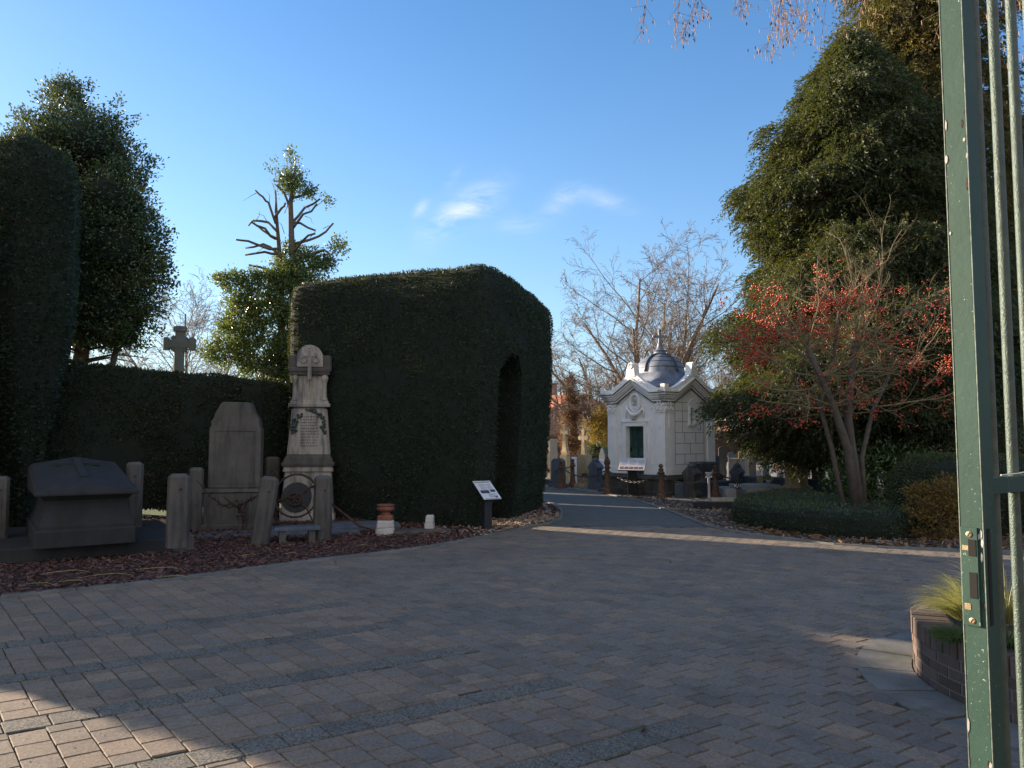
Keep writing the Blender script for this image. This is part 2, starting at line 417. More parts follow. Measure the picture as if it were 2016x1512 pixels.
def brickmat(name, c1, c2, mortar, scale=1.0, bw=.21, bh=.065, gap=.012, vecmap=None):
    m, N, L, b = newmat(name)
    t = N.new("ShaderNodeTexCoord")
    br = N.new("ShaderNodeTexBrick"); br.inputs['Scale'].default_value = scale
    br.inputs['Color1'].default_value = (*c1, 1); br.inputs['Color2'].default_value = (*c2, 1); br.inputs['Mortar'].default_value = (*mortar, 1)
    br.inputs['Mortar Size'].default_value = gap; br.inputs['Brick Width'].default_value = bw; br.inputs['Row Height'].default_value = bh
    if vecmap:
        sx = N.new("ShaderNodeSeparateXYZ"); L.new(t.outputs['Object'], sx.inputs[0]); ad = N.new("ShaderNodeMath"); ad.operation = 'ADD'
        L.new(sx.outputs[0], ad.inputs[0]); L.new(sx.outputs[1], ad.inputs[1]); cb_ = N.new("ShaderNodeCombineXYZ"); L.new(ad.outputs[0], cb_.inputs[0]); L.new(sx.outputs[2], cb_.inputs[1]); L.new(cb_.outputs[0], br.inputs[0])
    else: L.new(t.outputs['Object'], br.inputs[0])
    col = mixc(N, L, .35, br.outputs[0], ramp(N, L, noise_tex(N, L, 7, 5), [(.3, (.5, .5, .5)), (.7, (1.3, 1.3, 1.3))]), 'MULTIPLY')
    L.new(col, b.inputs['Base Color']); b.inputs['Roughness'].default_value = .85
    bumpn(N, L, b, br.outputs[1], -.4, .01)
    return m
M['brick_house'] = brickmat('red_brick_wall', (.36, .13, .075), (.28, .10, .06), (.3, .25, .2), vecmap=(rad(90), 0, 0))
M['roof_red'] = plain('orange_red_roof_tiles', (.42, .14, .06), .8, 0, .25, 3, .3)
M['roof_dark'] = plain('dark_purple_roof_tiles', (.12, .075, .07), .8, 0, .25, 3, .3)
M['white_frame'] = plain('white_paint', (.75, .75, .74), .5, 0, .05, 4, 0)
M['glass'] = plain('window_glass', (.10, .13, .17), .1, 0, .3, 3, 0)

# gate paint: weathered green with chips
m, N, L, b = newmat('weathered_green_gate_paint')
base = ramp(N, L, noise_tex(N, L, 5, 4), [(.3, (.022, .058, .044)), (.7, (.034, .078, .060))])
chipf = ramp(N, L, noise_tex(N, L, 130, 5, .75), [(.635, (0, 0, 0)), (.65, (1, 1, 1))])
zone = ramp(N, L, noise_tex(N, L, 9, 4, .6, stretch=(1, 1, .35)), [(.47, (0, 0, 0)), (.58, (1, 1, 1))])
cf = mixc(N, L, 1.0, chipf, zone, 'MULTIPLY')
col = mixc(N, L, cf, base, (.55, .54, .46))
rz_ = ramp(N, L, noise_tex(N, L, 24, 6, .7, stretch=(1, 1, .5)), [(.70, (0, 0, 0)), (.72, (1, 1, 1))])
col = mixc(N, L, rz_, col, (.025, .03, .026))
L.new(col, b.inputs['Base Color']); b.inputs['Roughness'].default_value = .6; b.inputs['Specular IOR Level'].default_value = .3
bumpn(N, L, b, noise_tex(N, L, 55, 4, .6), .35, .002)
M['gate'] = m
M['gate_brass'] = plain('worn_brass', (.35, .25, .14), .5, .6, .3, 40, .3)
M['gate_bar'] = plain('rough_green_bar_paint', (.065, .10, .085), .38, .15, .25, 30, .8)

# pavers
def pavermat(name, cols, speck, rough=.8, agg=False):
    m, N, L, b = newmat(name)
    g = N.new("ShaderNodeNewGeometry")
    col = ramp(N, L, g.outputs['Random Per Island'], [(i / (len(cols) - 1), c) for i, c in enumerate(cols)])
    big = noise_tex(N, L, .8, 4, .6)
    col = mixc(N, L, .55, col, ramp(N, L, big, [(.3, (.72, .74, .78)), (.7, (1.2, 1.17, 1.12))]), 'MULTIPLY')
    fn = noise_tex(N, L, 75 if agg else 60, 4, .8)
    col = mixc(N, L, speck, col, ramp(N, L, fn, [(.40, (.15, .15, .15)), (.60, (1.9, 1.9, 1.9))] if agg else [(.36, (.3, .3, .3)), (.64, (1.7, 1.7, 1.7))]), 'MULTIPLY')
    st = ramp(N, L, noise_tex(N, L, 2.6, 6, .7, dist=.8), [(.52, (1, 1, 1)), (.70, (.55, .56, .56))])
    col = mixc(N, L, .8, col, st, 'MULTIPLY')
    sp = ramp(N, L, noise_tex(N, L, 36, 2, .5), [(.755, (0, 0, 0)), (.77, (.6, .6, .6))])
    col = mixc(N, L, sp, col, (.42, .41, .39))
    L.new(col, b.inputs['Base Color']); b.inputs['Roughness'].default_value = rough
    bumpn(N, L, b, fn, .8 if agg else .6, .006)
    return m
M['paver'] = pavermat('brown_grey_pavers', [(0.1634, 0.1350, 0.1046), (0.2095, 0.1618, 0.1208), (0.2482, 0.1886, 0.1359), (0.1833, 0.1525, 0.1230), (0.2219, 0.1688, 0.1230), (0.1409, 0.1199, 0.0981)], .45)
M['paver_grey'] = pavermat('grey_pavers', [(0.1509, 0.1339, 0.1115), (0.1895, 0.1618, 0.1308), (0.1670, 0.1478, 0.1265), (0.2057, 0.1688, 0.1308), (0.1384, 0.1234, 0.1051)], .42)
M['paver_dark'] = pavermat('dark_aggregate_pavers', [(0.1189, 0.1122, 0.0956), (0.1464, 0.1366, 0.1156), (0.1333, 0.1244, 0.1045)], .75, .85, True)
m, N, L, b = newmat('mossy_joint_sand')
L.new(ramp(N, L, noise_tex(N, L, 3.5, 6, .65), [(.35, (.022, .023, .018)), (.52, (.05, .052, .03)), (.72, (.10, .12, .035))]), b.inputs['Base Color'])
b.inputs['Roughness'].default_value = .95
bumpn(N, L, b, noise_tex(N, L, 90, 3), .6, .01)
M['joint'] = m
M['path'] = brickmat('dark_small_path_pavers', (0.114, 0.121, 0.120), (0.091, 0.099, 0.101), (0.065, 0.072, 0.065), bw=.22, bh=.11, gap=.008)
M['kerb'] = stone('kerb_concrete', (0.148, 0.148, 0.139), (0.221, 0.217, 0.205), stain=(0.074, 0.082, 0.066), stain_amt=.6, moss=(0.082, 0.098, 0.041), moss_amt=.5, streak=False, island=.25)
def groundmat(name, stops, scale, fine, rough=.95, bump=.8):
    m, N, L, b = newmat(name)
    col = ramp(N, L, noise_tex(N, L, scale, 6, .7), stops)
    fn = noise_tex(N, L, fine, 4, .75)
    col = mixc(N, L, .7, col, ramp(N, L, fn, [(.32, (.35, .35, .35)), (.66, (1.6, 1.6, 1.6))]), 'MULTIPLY')
    L.new(col, b.inputs['Base Color']); b.inputs['Roughness'].default_value = rough
    bumpn(N, L, b, fn, bump, .03); return m
M['mulch'] = groundmat('bark_mulch', [(.3, (.035, .018, .015)), (.7, (.085, .045, .036))], 2, 45)
M['soil'] = groundmat('leafy_soil', [(.3, (.045, .030, .020)), (.5, (.085, .055, .038)), (.7, (.14, .095, .065))], 2.5, 30)
M['cem_ground'] = groundmat('cemetery_gravel', [(.3, (.13, .11, .09)), (.7, (.24, .21, .175))], 1.2, 25)
M['lawn'] = groundmat('lawn', [(.3, (.04, .075, .018)), (.7, (.08, .13, .03))], 1.2, 40)

# ------------------------------------------------------------------ leaf cards
def unit(a):
    return a / np.maximum(np.linalg.norm(a, axis=1, keepdims=True), 1e-9)
def cards(name, P, A, Ls, Ws, mat, parent=None, rng=RNG, bend=0.12):
    P = np.asarray(P); n = len(P); A = unit(np.asarray(A))
    rnd = unit(rng.normal(size=(n, 3)))
    B = unit(np.cross(A, rnd)); C = np.cross(A, B)
    Ls = np.broadcast_to(np.asarray(Ls, float), (n,))[:, None]; Ws = np.broadcast_to(np.asarray(Ws, float), (n,))[:, None]
    mid = P + A * Ls * .5 + C * Ls * bend
    V = np.empty((n, 4, 3))
    V[:, 0] = P; V[:, 1] = mid + B * Ws * .5; V[:, 2] = P + A * Ls; V[:, 3] = mid - B * Ws * .5
    Fi = np.arange(n * 4).reshape(n, 4)
    return np_mesh(name, V.reshape(-1, 3), Fi, mat, parent)
def sample_mesh(me, n, rng, accept=None):
    me.calc_loop_triangles()
    nt = len(me.loop_triangles)
    tri = np.empty(nt * 3, np.int32); me.loop_triangles.foreach_get("vertices", tri); tri = tri.reshape(-1, 3)
    co = np.empty(len(me.vertices) * 3, np.float32); me.vertices.foreach_get("co", co); co = co.reshape(-1, 3)
    a, b_, c = co[tri[:, 0]], co[tri[:, 1]], co[tri[:, 2]]
    nr = np.cross(b_ - a, c - a); ar = np.linalg.norm(nr, axis=1) / 2
    nr = unit(nr)
    if accept is not None: ar = ar * accept((a + b_ + c) / 3, nr)
    idx = rng.choice(nt, n, p=ar / ar.sum())
    u = rng.random((n, 1)); v = rng.random((n, 1)); fl = (u + v) > 1
    u = np.where(fl, 1 - u, u); v = np.where(fl, 1 - v, v)
    return a[idx] + (b_ - a)[idx] * u + (c - a)[idx] * v, nr[idx]
def vnoise(P, s, seed=0.0):
    return np.array([mnoise.noise(Vector((p[0] * s + seed, p[1] * s, p[2] * s))) for p in P])

# ------------------------------------------------------------------ trees
def grow(mb, p, d, L, r, lvl, P, rnd, ends=None):
    r = max(r, P.get('rmin', 0)); ns = P['seg'][lvl]; pts = [p.copy()]; rs = [r]; dirs = [d.copy()]
    rt = max(r * P.get('tip', .45) if lvl < P['max'] else r * .3, P.get('rmin', 0) * .6)
    for i in range(ns):
        w = P['wig'][lvl]
        d = (d + Vector((rnd.gauss(0, w), rnd.gauss(0, w), rnd.gauss(0, w) + P['up'][lvl]))).normalized()
        p = p + d * (L / ns); pts.append(p.copy()); rs.append(r + (rt - r) * (i + 1) / ns); dirs.append(d.copy())
    mb.tube(pts, rs, P['sides'][lvl], cap=lvl < 1)
    if ends is not None and lvl >= P.get('endlvl', P['max'] - 1):
        for q, dd in zip(pts[1:], dirs[1:]): ends.append((q, dd))
    if lvl >= P['max']: return
    nc = P['n'][lvl]
    for k in range(nc):
        t = P['t0'][lvl] + (1 - P['t0'][lvl]) * ((k + rnd.random()) / nc)
        x = t * ns; i = min(int(x), ns - 1); f = x - i
        q = pts[i].lerp(pts[i + 1], f); dd = dirs[i + 1]
        rr = rs[i] + (rs[i + 1] - rs[i]) * f
        a = rnd.uniform(0, 2 * math.pi); o = dd.orthogonal().normalized()
        o = Matrix.Rotation(a, 3, dd) @ o
        ang = P['ang'][lvl] * rnd.uniform(.7, 1.25)
        nd = (dd * math.cos(ang) + o * math.sin(ang)).normalized()
        LL = L * P['ratio'][lvl] * rnd.uniform(.7, 1.15) * (1 - P.get('fall', .35) * t)
        grow(mb, q, nd, LL, rr * P['rr'][lvl], lvl + 1, P, rnd, ends)

def crown_cards(name, centers, radii, n, size, mat, parent, rng, clump=.35, aniso=(1, 1, .8), per=22, shell=.55, updir=.3):
    """leaf clusters scattered through several ellipsoid lobes"""
    centers = np.asarray(centers, float); radii = np.asarray(radii, float)
    nc = n // per
    w = np.prod(radii, axis=1) ** .67; w /= w.sum()
    li = rng.choice(len(centers), nc, p=w)
    d = unit(rng.normal(size=(nc, 3)))
    rr = (shell + (1 - shell) * rng.random((nc, 1)) ** .6)
    Cc = centers[li] + d * rr * radii[li]
    out = unit(d / radii[li])
    P = np.repeat(Cc, per, 0) + rng.normal(size=(nc * per, 3)) * clump * .5 * np.array(aniso)
    A = np.repeat(out, per, 0) * .8 + rng.normal(size=(nc * per, 3)) * .8 + np.array([0, 0, updir])
    s = size * rng.uniform(.6, 1.25, nc * per)
    return cards(name, P, A, s, s * .48, mat, parent, rng)

# ------------------------------------------------------------------ ground
def sheet(name, pts, z, mat, kind='structure'):
    mb = MB(); mb.add([(p[0], p[1], z) for p in pts], [tuple(range(len(pts)))])
    o = mb.build(name, mat); o['kind'] = kind
    return o
mbg = MB(); mbg.add([(-400, -60, 0), (400, -60, 0), (400, 700, 0), (-400, 700, 0)], [(0, 1, 2, 3)])
tagit(mbg.build('ground', M['cem_ground']), kind='structure')

U = Vector((.840, .542)).normalized(); Vv = Vector((-.63, .776)).normalized()
left_edge = [G(*p) for p in ((0, 1180), (150, 1166), (300, 1150), (450, 1130), (600, 1110), (720, 1096), (850, 1079), (940, 1062), (1000, 1049), (1045, 1038))]
left_edge = [Vector((-12, 4.4, 0)), Vector((-8.2, 5.9, 0))] + left_edge
left_path = [G(*p) for p in ((1075, 1034), (1101, 1024), (1103, 1008), (1093, 997), (1074, 988), (1055, 984), (1000, 980))] + [Vector((-2.5, 21, 0))]
far_path = [Vector((-2.5, 24.6, 0))] + [G(*p) for p in ((1065, 963), (1123, 966), (1185, 973), (1235, 982), (1272, 992), (1322, 1009), (1359, 1024))]
right_edge = [G(*p) for p in ((1400, 1040), (1423, 1045), (1479, 1056), (1562, 1065), (1646, 1075), (1729, 1081), (1884, 1087), (2100, 1092))] + [Vector((14, 10.6, 0))]
pave_poly = left_edge + right_edge + [Vector((14, -8, 0)), Vector((-14, -8, 0))]
pave_poly = [left_edge[0]] + left_edge[1:] + right_edge + [Vector((14, -8, 0)), Vector((-12, -8, 0))]
path_poly = [left_edge[-1]] + left_path + far_path + [right_edge[0]]
sheet('pavement', pave_poly, .0140, M['joint'])
sheet('path', path_poly, .022, M['path'])

def inside(p, poly):
    x, y = p[0], p[1]; c = False; j = len(poly) - 1
    for i in range(len(poly)):
        xi, yi, xj, yj = poly[i][0], poly[i][1], poly[j][0], poly[j][1]
        if (yi > y) != (yj > y) and x < (xj - xi) * (y - yi) / (yj - yi) + xi: c = not c
        j = i
    return c
PL_C = Vector((3.9, 4.9)); PL_R = 1.25
bands = [3.15 + 1.0 * k for k in range(-7, 5)]
Vp, Mi = [], []
rp = random.Random(3)
def paver(s0, s1, t0, t1, mi):
    g = .004
    cx, cy = (s0 + s1) / 2, (t0 + t1) / 2
    c = U * cx + Vv * cy
    if c.y < 1.2 or abs(c.x) > .72 * c.y + 2.2 or not inside(c, pave_poly): return
    if (c - PL_C).length < PL_R + .30 and c.x < 5.4: return
    h = .0225 + rp.uniform(-.0008, .0008); tl = (rp.uniform(-.002, .002), rp.uniform(-.002, .002))
    rot = rp.gauss(0, .008)
    bv = .004
    def P(s, t, z):
        ds, dt = s - cx, t - cy
        s2, t2 = cx + ds - dt * rot, cy + dt + ds * rot
        q = U * s2 + Vv * t2
        return (q.x, q.y, z + ds * tl[0] * 3 + dt * tl[1] * 3)
    a0, a1, b0, b1 = s0 + .0028, s1 - .0028, t0 + .0058, t1 - .0058
    w = [rp.uniform(-.0025, .0025) for _ in range(8)]
    lo = [P(a0 + w[0], b0 + w[1], .0115), P(a1 + w[2], b0 + w[3], .0115), P(a1 + w[4], b1 + w[5], .0115), P(a0 + w[6], b1 + w[7], .0115)]
    hi = [P(a0 + bv + w[0], b0 + bv + w[1], h), P(a1 - bv + w[2], b0 + bv + w[3], h), P(a1 - bv + w[4], b1 - bv + w[5], h), P(a0 + bv + w[6], b1 - bv + w[7], h)]
    Vp.extend(lo + hi); Mi.append(mi)
for ci in range(-100, 125):
    cw = .172; s0 = ci * cw + 3.5 % cw; s1 = s0 + cw; sc = s0 + cw / 2
    stag = (ci % 2) * .105 + rp.uniform(-.012, .012)
    leftz = sc < 3.5
    t = -2.0 + stag
    while t < 20:
        t1 = t + .21 + rp.gauss(0, .002); a, b_ = t, t1; ok = True
        if leftz:
            for bt in bands:
                lo_, hi_ = bt - .105, bt + .105
                if a < hi_ and b_ > lo_:
                    if a >= lo_ and b_ <= hi_: ok = False
                    elif a < lo_ and b_ > hi_: ok = False
                    elif a < lo_: b_ = lo_
                    else: a = hi_
        if ok and b_ - a > .035: paver(s0, s1, a, b_, 0 if (leftz and rp.random() < .85) or rp.random() < .25 else 1)
        t = t1
for bt in bands:
    n0 = rp.uniform(0, .3)
    s = 3.5
    while s > -16:
        paver(s - .226, s, bt - .103, bt + .103, 2); s -= .226
npv = len(Mi); V = np.array(Vp); base = np.arange(npv)[:, None] * 8
fq = np.concatenate([base + np.array([[4, 5, 6, 7]]), base + np.array([[0, 1, 5, 4]]), base + np.array([[1, 2, 6, 5]]), base + np.array([[2, 3, 7, 6]]), base + np.array([[3, 0, 4, 7]])])
tagit(np_mesh('pavers', V, fq, [M['paver'], M['paver_grey'], M['paver_dark']], mi=np.tile(Mi, 5)), kind='structure')

def kerb_line(name, pts, w=.12, top=.045, step=.9):
    # resample, then lay separate kerb stones
    P = [Vector((p[0], p[1], 0)) for p in pts]; mb = MB(); out = [P[0]]
    for a, b_ in zip(P, P[1:]):
        n = max(1, round((b_ - a).length / step))
        for i in range(1, n + 1): out.append(a.lerp(b_, i / n))
    nrm = []
    for i in range(len(out)):
        d = (out[min(i + 1, len(out) - 1)] - out[max(i - 1, 0)]).normalized(); nrm.append(Vector((-d.y, d.x, 0)))
    for i in range(len(out) - 1):
        a, b_ = out[i], out[i + 1]; d = (b_ - a).normalized() * .004
        z = top + random.uniform(-.003, .003); e = .008
        q = [a + d - nrm[i] * w / 2, b_ - d - nrm[i + 1] * w / 2, b_ - d + nrm[i + 1] * w / 2, a + d + nrm[i] * w / 2]
        c = sum(q, Vector()) / 4
        vs = [(v.x, v.y, -.02) for v in q] + [(v.x, v.y, z - e) for v in q] + [tuple((v + (c - v).normalized() * e)[:2]) + (z,) for v in q]
        mb.add(vs, [(3, 2, 1, 0), (8, 9, 10, 11)] + [(k, (k + 1) % 4, 4 + (k + 1) % 4, 4 + k) for k in range(4)] + [(4 + k, 4 + (k + 1) % 4, 8 + (k + 1) % 4, 8 + k) for k in range(4)])
    return tagit(mb.build(name, M['kerb']), kind='structure')
kerb_line('kerb', left_edge + left_path[:-1])
kerb_line('kerb', far_path[1:] + right_edge)
inner = [G(*p) for p in ((1040, 1031), (1071, 1023), (1080, 1008), (1072, 999), (1058, 991), (1040, 987))]
kerb_line('kerb', inner, w=.13, top=.05, step=.5)

bed_left = [left_edge[0]] + left_edge[1:] + left_path[:6] + [Vector((.2, 19.4, 0)), Vector((-3, 19.4, 0)), Vector((-5.2, 16.6, 0)), Vector((-9.5, 13.6, 0)), Vector((-16, 12, 0)), Vector((-16, 5, 0))]
sheet('mulch_bed', bed_left, .030, M['mulch'])
bed_right = [Vector((p.x, p.y, 0)) for p in far_path[3:]] + right_edge + [Vector((14, 16.5, 0)), Vector((8, 17.2, 0)), Vector((4.6, 18.2, 0)), G(1300, 984)]
sheet('soil_bed', bed_right, .030, M['soil'])
sheet('lawn', [Vector((-30, 13, 0)), Vector((-9.4, 13.6, 0)), Vector((-5.2, 16.6, 0)), Vector((-3, 19.4, 0)), Vector((-3, 19.8, 0)), Vector((-3.5, 26, 0)), Vector((-40, 60, 0)), Vector((-60, 60, 0))], .018, M['lawn'])

def chips(name, poly, n, size, mat, z, rng, flat=.25, accept=None, box=None):
    xs = [p[0] for p in poly]; ys = [p[1] for p in poly]; out = []
    x0, x1, y0, y1 = box or (min(xs), max(xs), min(ys), max(ys))
    while len(out) < n:
        x, y = rng.uniform(x0, x1), rng.uniform(y0, y1)
        if abs(x) > .7 * y + .6 or not inside((x, y), poly): continue
        if accept and not accept(x, y): continue
        out.append((x, y))
    P = np.array(out); nn = len(P)
    P = np.c_[P, z + rng.uniform(0, .03, nn)]
    A = np.c_[rng.normal(size=(nn, 2)), rng.normal(size=nn) * flat]
    A = unit(A)
    B = unit(np.cross(A, np.array([0, 0, 1.0])) + rng.normal(size=(nn, 3)) * flat)
    Ls = (size * rng.uniform(.5, 1.5, nn))[:, None]; Ws = Ls * rng.uniform(.3, .6, nn)[:, None]
    V = np.stack([P - A * Ls / 2 - B * Ws / 2, P + A * Ls / 2 - B * Ws / 2 * .7, P + A * Ls / 2 * .9 + B * Ws / 2, P - A * Ls / 2 + B * Ws / 2 * .8], 1)
    return tagit(np_mesh(name, V.reshape(-1, 3), np.arange(nn * 4).reshape(nn, 4), mat), kind='stuff')
chips('bark_mulch', bed_left, 42000, .045, M['mulch_chip'], .034, RNG, box=(-9, 1.2, 6.2, 17.5))
def near_pale(x, y):
    d = math.hypot((x - .15) / 1.0, (y - 14.2) / 1.5); return RNG.random() < math.exp(-d * d * 1.2)
chips('wood_chips', bed_left, 5200, .055, M['pale_chip'], .045, RNG, accept=near_pale, box=(-1.6, 1.2, 12, 17.5))
chips('leaf_litter', bed_right, 9000, .05, M['gravel_chip'], .034, RNG, box=(2, 9.5, 10, 21))
cem_poly = [Vector((.8, 23.0, 0)), G(1235, 980), G(1300, 985), Vector((6, 19, 0)), Vector((12, 19, 0)), Vector((14, 28, 0)), Vector((0, 28, 0))]
chips('gravel', cem_poly, 9000, .045, M['gravel_chip'], .006, RNG)
chips('fallen_leaves', bed_right, 1500, .085, M['dead_leaf'], .05, RNG, flat=.5, box=(4, 9.5, 10, 15))
chips('scattered_leaves', pave_poly, 60, .04, M['dead_leaf'], .03, RNG, flat=.3, box=(-5, 6, 3, 13))

# ------------------------------------------------------------------ hedges
def round_poly(pts, r=.3, seg=4):
    out = []; n = len(pts)
    for i in range(n):
        p = Vector(pts[i][:2]); a = Vector(pts[i - 1][:2]); b_ = Vector(pts[(i + 1) % n][:2])
        rr = min(r, (a - p).length * .45, (b_ - p).length * .45)
        s = p + (a - p).normalized() * rr; e = p + (b_ - p).normalized() * rr
        for k in range(seg + 1):
            t = k / seg; out.append(s * (1 - t) ** 2 + p * 2 * t * (1 - t) + e * t * t)
    return out
def area2(poly):
    return sum(poly[i][0] * poly[(i + 1) % len(poly)][1] - poly[(i + 1) % len(poly)][0] * poly[i][1] for i in range(len(poly)))
def hedge_solid(foot, levels, zf=None):
    """levels: (z, inward offset)"""
    if area2(foot) < 0: foot = list(reversed(foot))
    n = len(foot); nr = []
    for i in range(n):
        d = (foot[(i + 1) % n] - foot[i - 1]).normalized(); nr.append(Vector((d.y, -d.x)))
    mb = MB(); vs = []
    for z, off in levels:
        for p, q in zip(foot, nr):
            v = p - q * off
            zz = z * (zf(v.x, v.y) if zf and z > .5 else 1)
            vs.append((v.x, v.y, zz))
    L_ = len(levels); fs = []
    for k in range(L_ - 1):
        for i in range(n):
            j = (i + 1) % n; fs.append((k * n + i, k * n + j, (k + 1) * n + j, (k + 1) * n + i))
    fs.append(tuple(reversed(range(n)))); fs.append(tuple((L_ - 1) * n + i for i in range(n)))
    mb.add(vs, fs); return mb
def hedge(name, label, foot, levels, n, size, mat, cut=None, zf=None, rng=RNG, lump=.05, sprout=.0, group=None, accept=None, r=.3, cat='hedge', core=None):
    root = thing(name, label, cat, (foot[0][0], foot[0][1], 0), group=group)
    off = Vector((foot[0][0], foot[0][1], 0))
    fp = [Vector(p[:2]) - off.xy for p in round_poly(foot, r)]
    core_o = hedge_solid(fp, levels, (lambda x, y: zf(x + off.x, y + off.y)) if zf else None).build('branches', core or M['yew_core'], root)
    if cut:
        cb = cut.build('cutter', core or M['yew_core']); cb.location = -off
        bpy.context.view_layer.update()
        core_o.parent = None
        md = core_o.modifiers.new('arch', 'BOOLEAN'); md.operation = 'DIFFERENCE'; md.object = cb; md.solver = 'EXACT'
        bpy.context.view_layer.update()
        me2 = bpy.data.meshes.new_from_object(core_o.evaluated_get(bpy.context.evaluated_depsgraph_get()))
        core_o.modifiers.clear(); core_o.data = me2; core_o.parent = root
        bpy.data.objects.remove(cb)
    P, Nn = sample_mesh(core_o.data, n, rng, accept)
    lumps = vnoise(P, 1.3, 3.1) * lump + vnoise(P, 4.0, 9.1) * lump * .6
    P = P + Nn * (lumps[:, None] + rng.uniform(-.014, .018, (n, 1)))
    A = Nn * .75 + rng.normal(size=(n, 3)) * .6 + np.array([0, 0, .25])
    s = size * rng.uniform(.55, 1.35, n)
    cards('foliage', P, A, s, s * .42, mat, root, rng)
    return root
sd = (-0.88, 0.475)
# left tall yew hedge
def ln(c, x): return (x, (c - .475 * x) / .88)
hedge('tall_yew_hedge', 'tall dark clipped yew hedge at the left edge, behind the sloping stone tomb', [(-7.17, 12.42), ln(6.80, -7.85), ln(6.82, -11.8), (-12.3, 15.2), (-9.0, 15.4), (-8.2, 14.3)],
      [(0.0, .62), (1.0, .44), (2.2, .18), (3.4, 0), (5.6, 0), (5.95, .10), (6.10, .30)], 75000, .058, M['yew'], r=.28, lump=.035, zf=lambda x, y: 1 + .085 * max(0, min(1.6, -7.1 - x)), accept=lambda c, n: np.where((n[:, 1] < .3) & (c[:, 0] > -3.5), 1.0, .25))
hedge('tall_yew_hedge', 'tall yew hedge block beyond the left edge of the view', [ln(5.75, -7.9), (-9.6, 8.46), (-12.6, 10.2), ln(5.75, -11.8)],
      [(0.0, .02), (2.2, .0), (5.8, 0), (6.1, .2)], 7000, .12, M['yew'], r=.05)
hedge('low_yew_hedge', 'unseen low hedge added between the two tall blocks at the far left, limiting the sun patch', [ln(5.65, -8.3), ln(6.95, -8.3), ln(6.95, -9.2), ln(5.65, -9.2)],
      [(0.0, .0), (2.85, 0), (2.98, .1)], 2500, .09, M['yew'], r=.05)  # added out of view; its height sets where the sun patch begins
# central tall hedge with doorway
cut = MB()
near0, far0 = (-.36 + .10, 13.29 + .13), (.24, 14.75)
def lane(c, x): return (x, (c - .475 * x) / .88)
poly2 = list(reversed([lane(11.66, 1.2), lane(11.66, -8), lane(12.42, -8), lane(12.46, -1.6), lane(12.95, .2), lane(13.45, 1.2)]))
n0 = len(poly2)
def shrink(poly, k):
    mid = [lane(12.0 + .45 * (1 if p[0] > -1.7 else 0), p[0]) for p in poly]
    return [(p[0] + (m[0] - p[0]) * k, p[1] + (m[1] - p[1]) * k) for p, m in zip(poly, mid)]
rings = [[(p[0], p[1], -.5) for p in poly2], [(p[0], p[1], 2.75) for p in poly2], [(p[0], p[1], 3.12) for p in shrink(poly2, .55)]]
cut.add(sum(rings, []), [tuple(reversed(range(n0))), tuple(range(2 * n0, 3 * n0))] + [(k * n0 + i, k * n0 + (i + 1) % n0, (k + 1) * n0 + (i + 1) % n0, (k + 1) * n0 + i) for k in (0, 1) for i in range(n0)])
foot_c = [(-4.50, 15.35), (-3.3, 14.70), (-2.2, 14.05), (-1.0, 13.28), (-.45, 12.98), (-.12, 13.5), (.16, 14.4), (.42, 15.4), (.72, 16.6), (.92, 17.7), (.3, 18.9), (-2.5, 18.4), (-4.6, 17.0)]
hedge('tall_yew_hedge', 'massive tall yew hedge block with a narrow doorway cut in its right side', foot_c,
      [(0.0, .24), (1.0, .12), (2.2, .04), (3.4, 0), (4.35, 0), (4.60, .07), (4.70, .20)], 150000, .048, M['yew'], cut=cut, r=.28, lump=.04,
      zf=lambda x, y: 1 - .026 * min(1, max(0, (x + 2.8) / 1.6)))
hedge('low_yew_hedge', 'lower clipped hedge with a brown tinged face behind the grey tombs', [(-8.9, 12.45), (-7.9, 13.05), (-6.3, 14.2), (-4.50, 15.58), (-4.75, 15.98), (-6.6, 14.75), (-8.2, 13.6), (-9.2, 13.0)],
      [(.30, .10), (.8, .02), (1.6, 0), (2.55, 0), (2.72, .05), (2.78, .14)], 42000, .06, M['low_hedge'], r=.15, lump=.07,
      zf=lambda x, y: 1 + .035 * max(0, (-x - 6.0)) / 2 - .02 * max(0, x + 6))
# unseen hedges added behind the centre block to shade the path and the chapel
hedge('tall_yew_hedge', 'unseen dark yew hedge added behind the tall hedge block with the doorway, shading the path', [(-.9, 20.2), (-1.6, 23.0), (-2.9, 23.0), (-2.4, 20.2)],
      [(0, .05), (4.0, 0), (4.4, .1)], 9000, .09, M['yew'], r=.2)
hedge('tall_yew_hedge', 'second unseen dark yew hedge added farther behind the tall hedge block, shading the chapel', [(-2.2, 24.3), (-3.0, 28.2), (-4.4, 28.0), (-3.6, 24.4)],
      [(0, .05), (4.35, 0), (4.75, .1)], 9000, .09, M['yew'], r=.2)
# ------------------------------------------------------------------ trees and shrubs
def wood(name, mb, mat, parent, sm=True):
    return mb.build(name, mat, parent, smooth=sm)
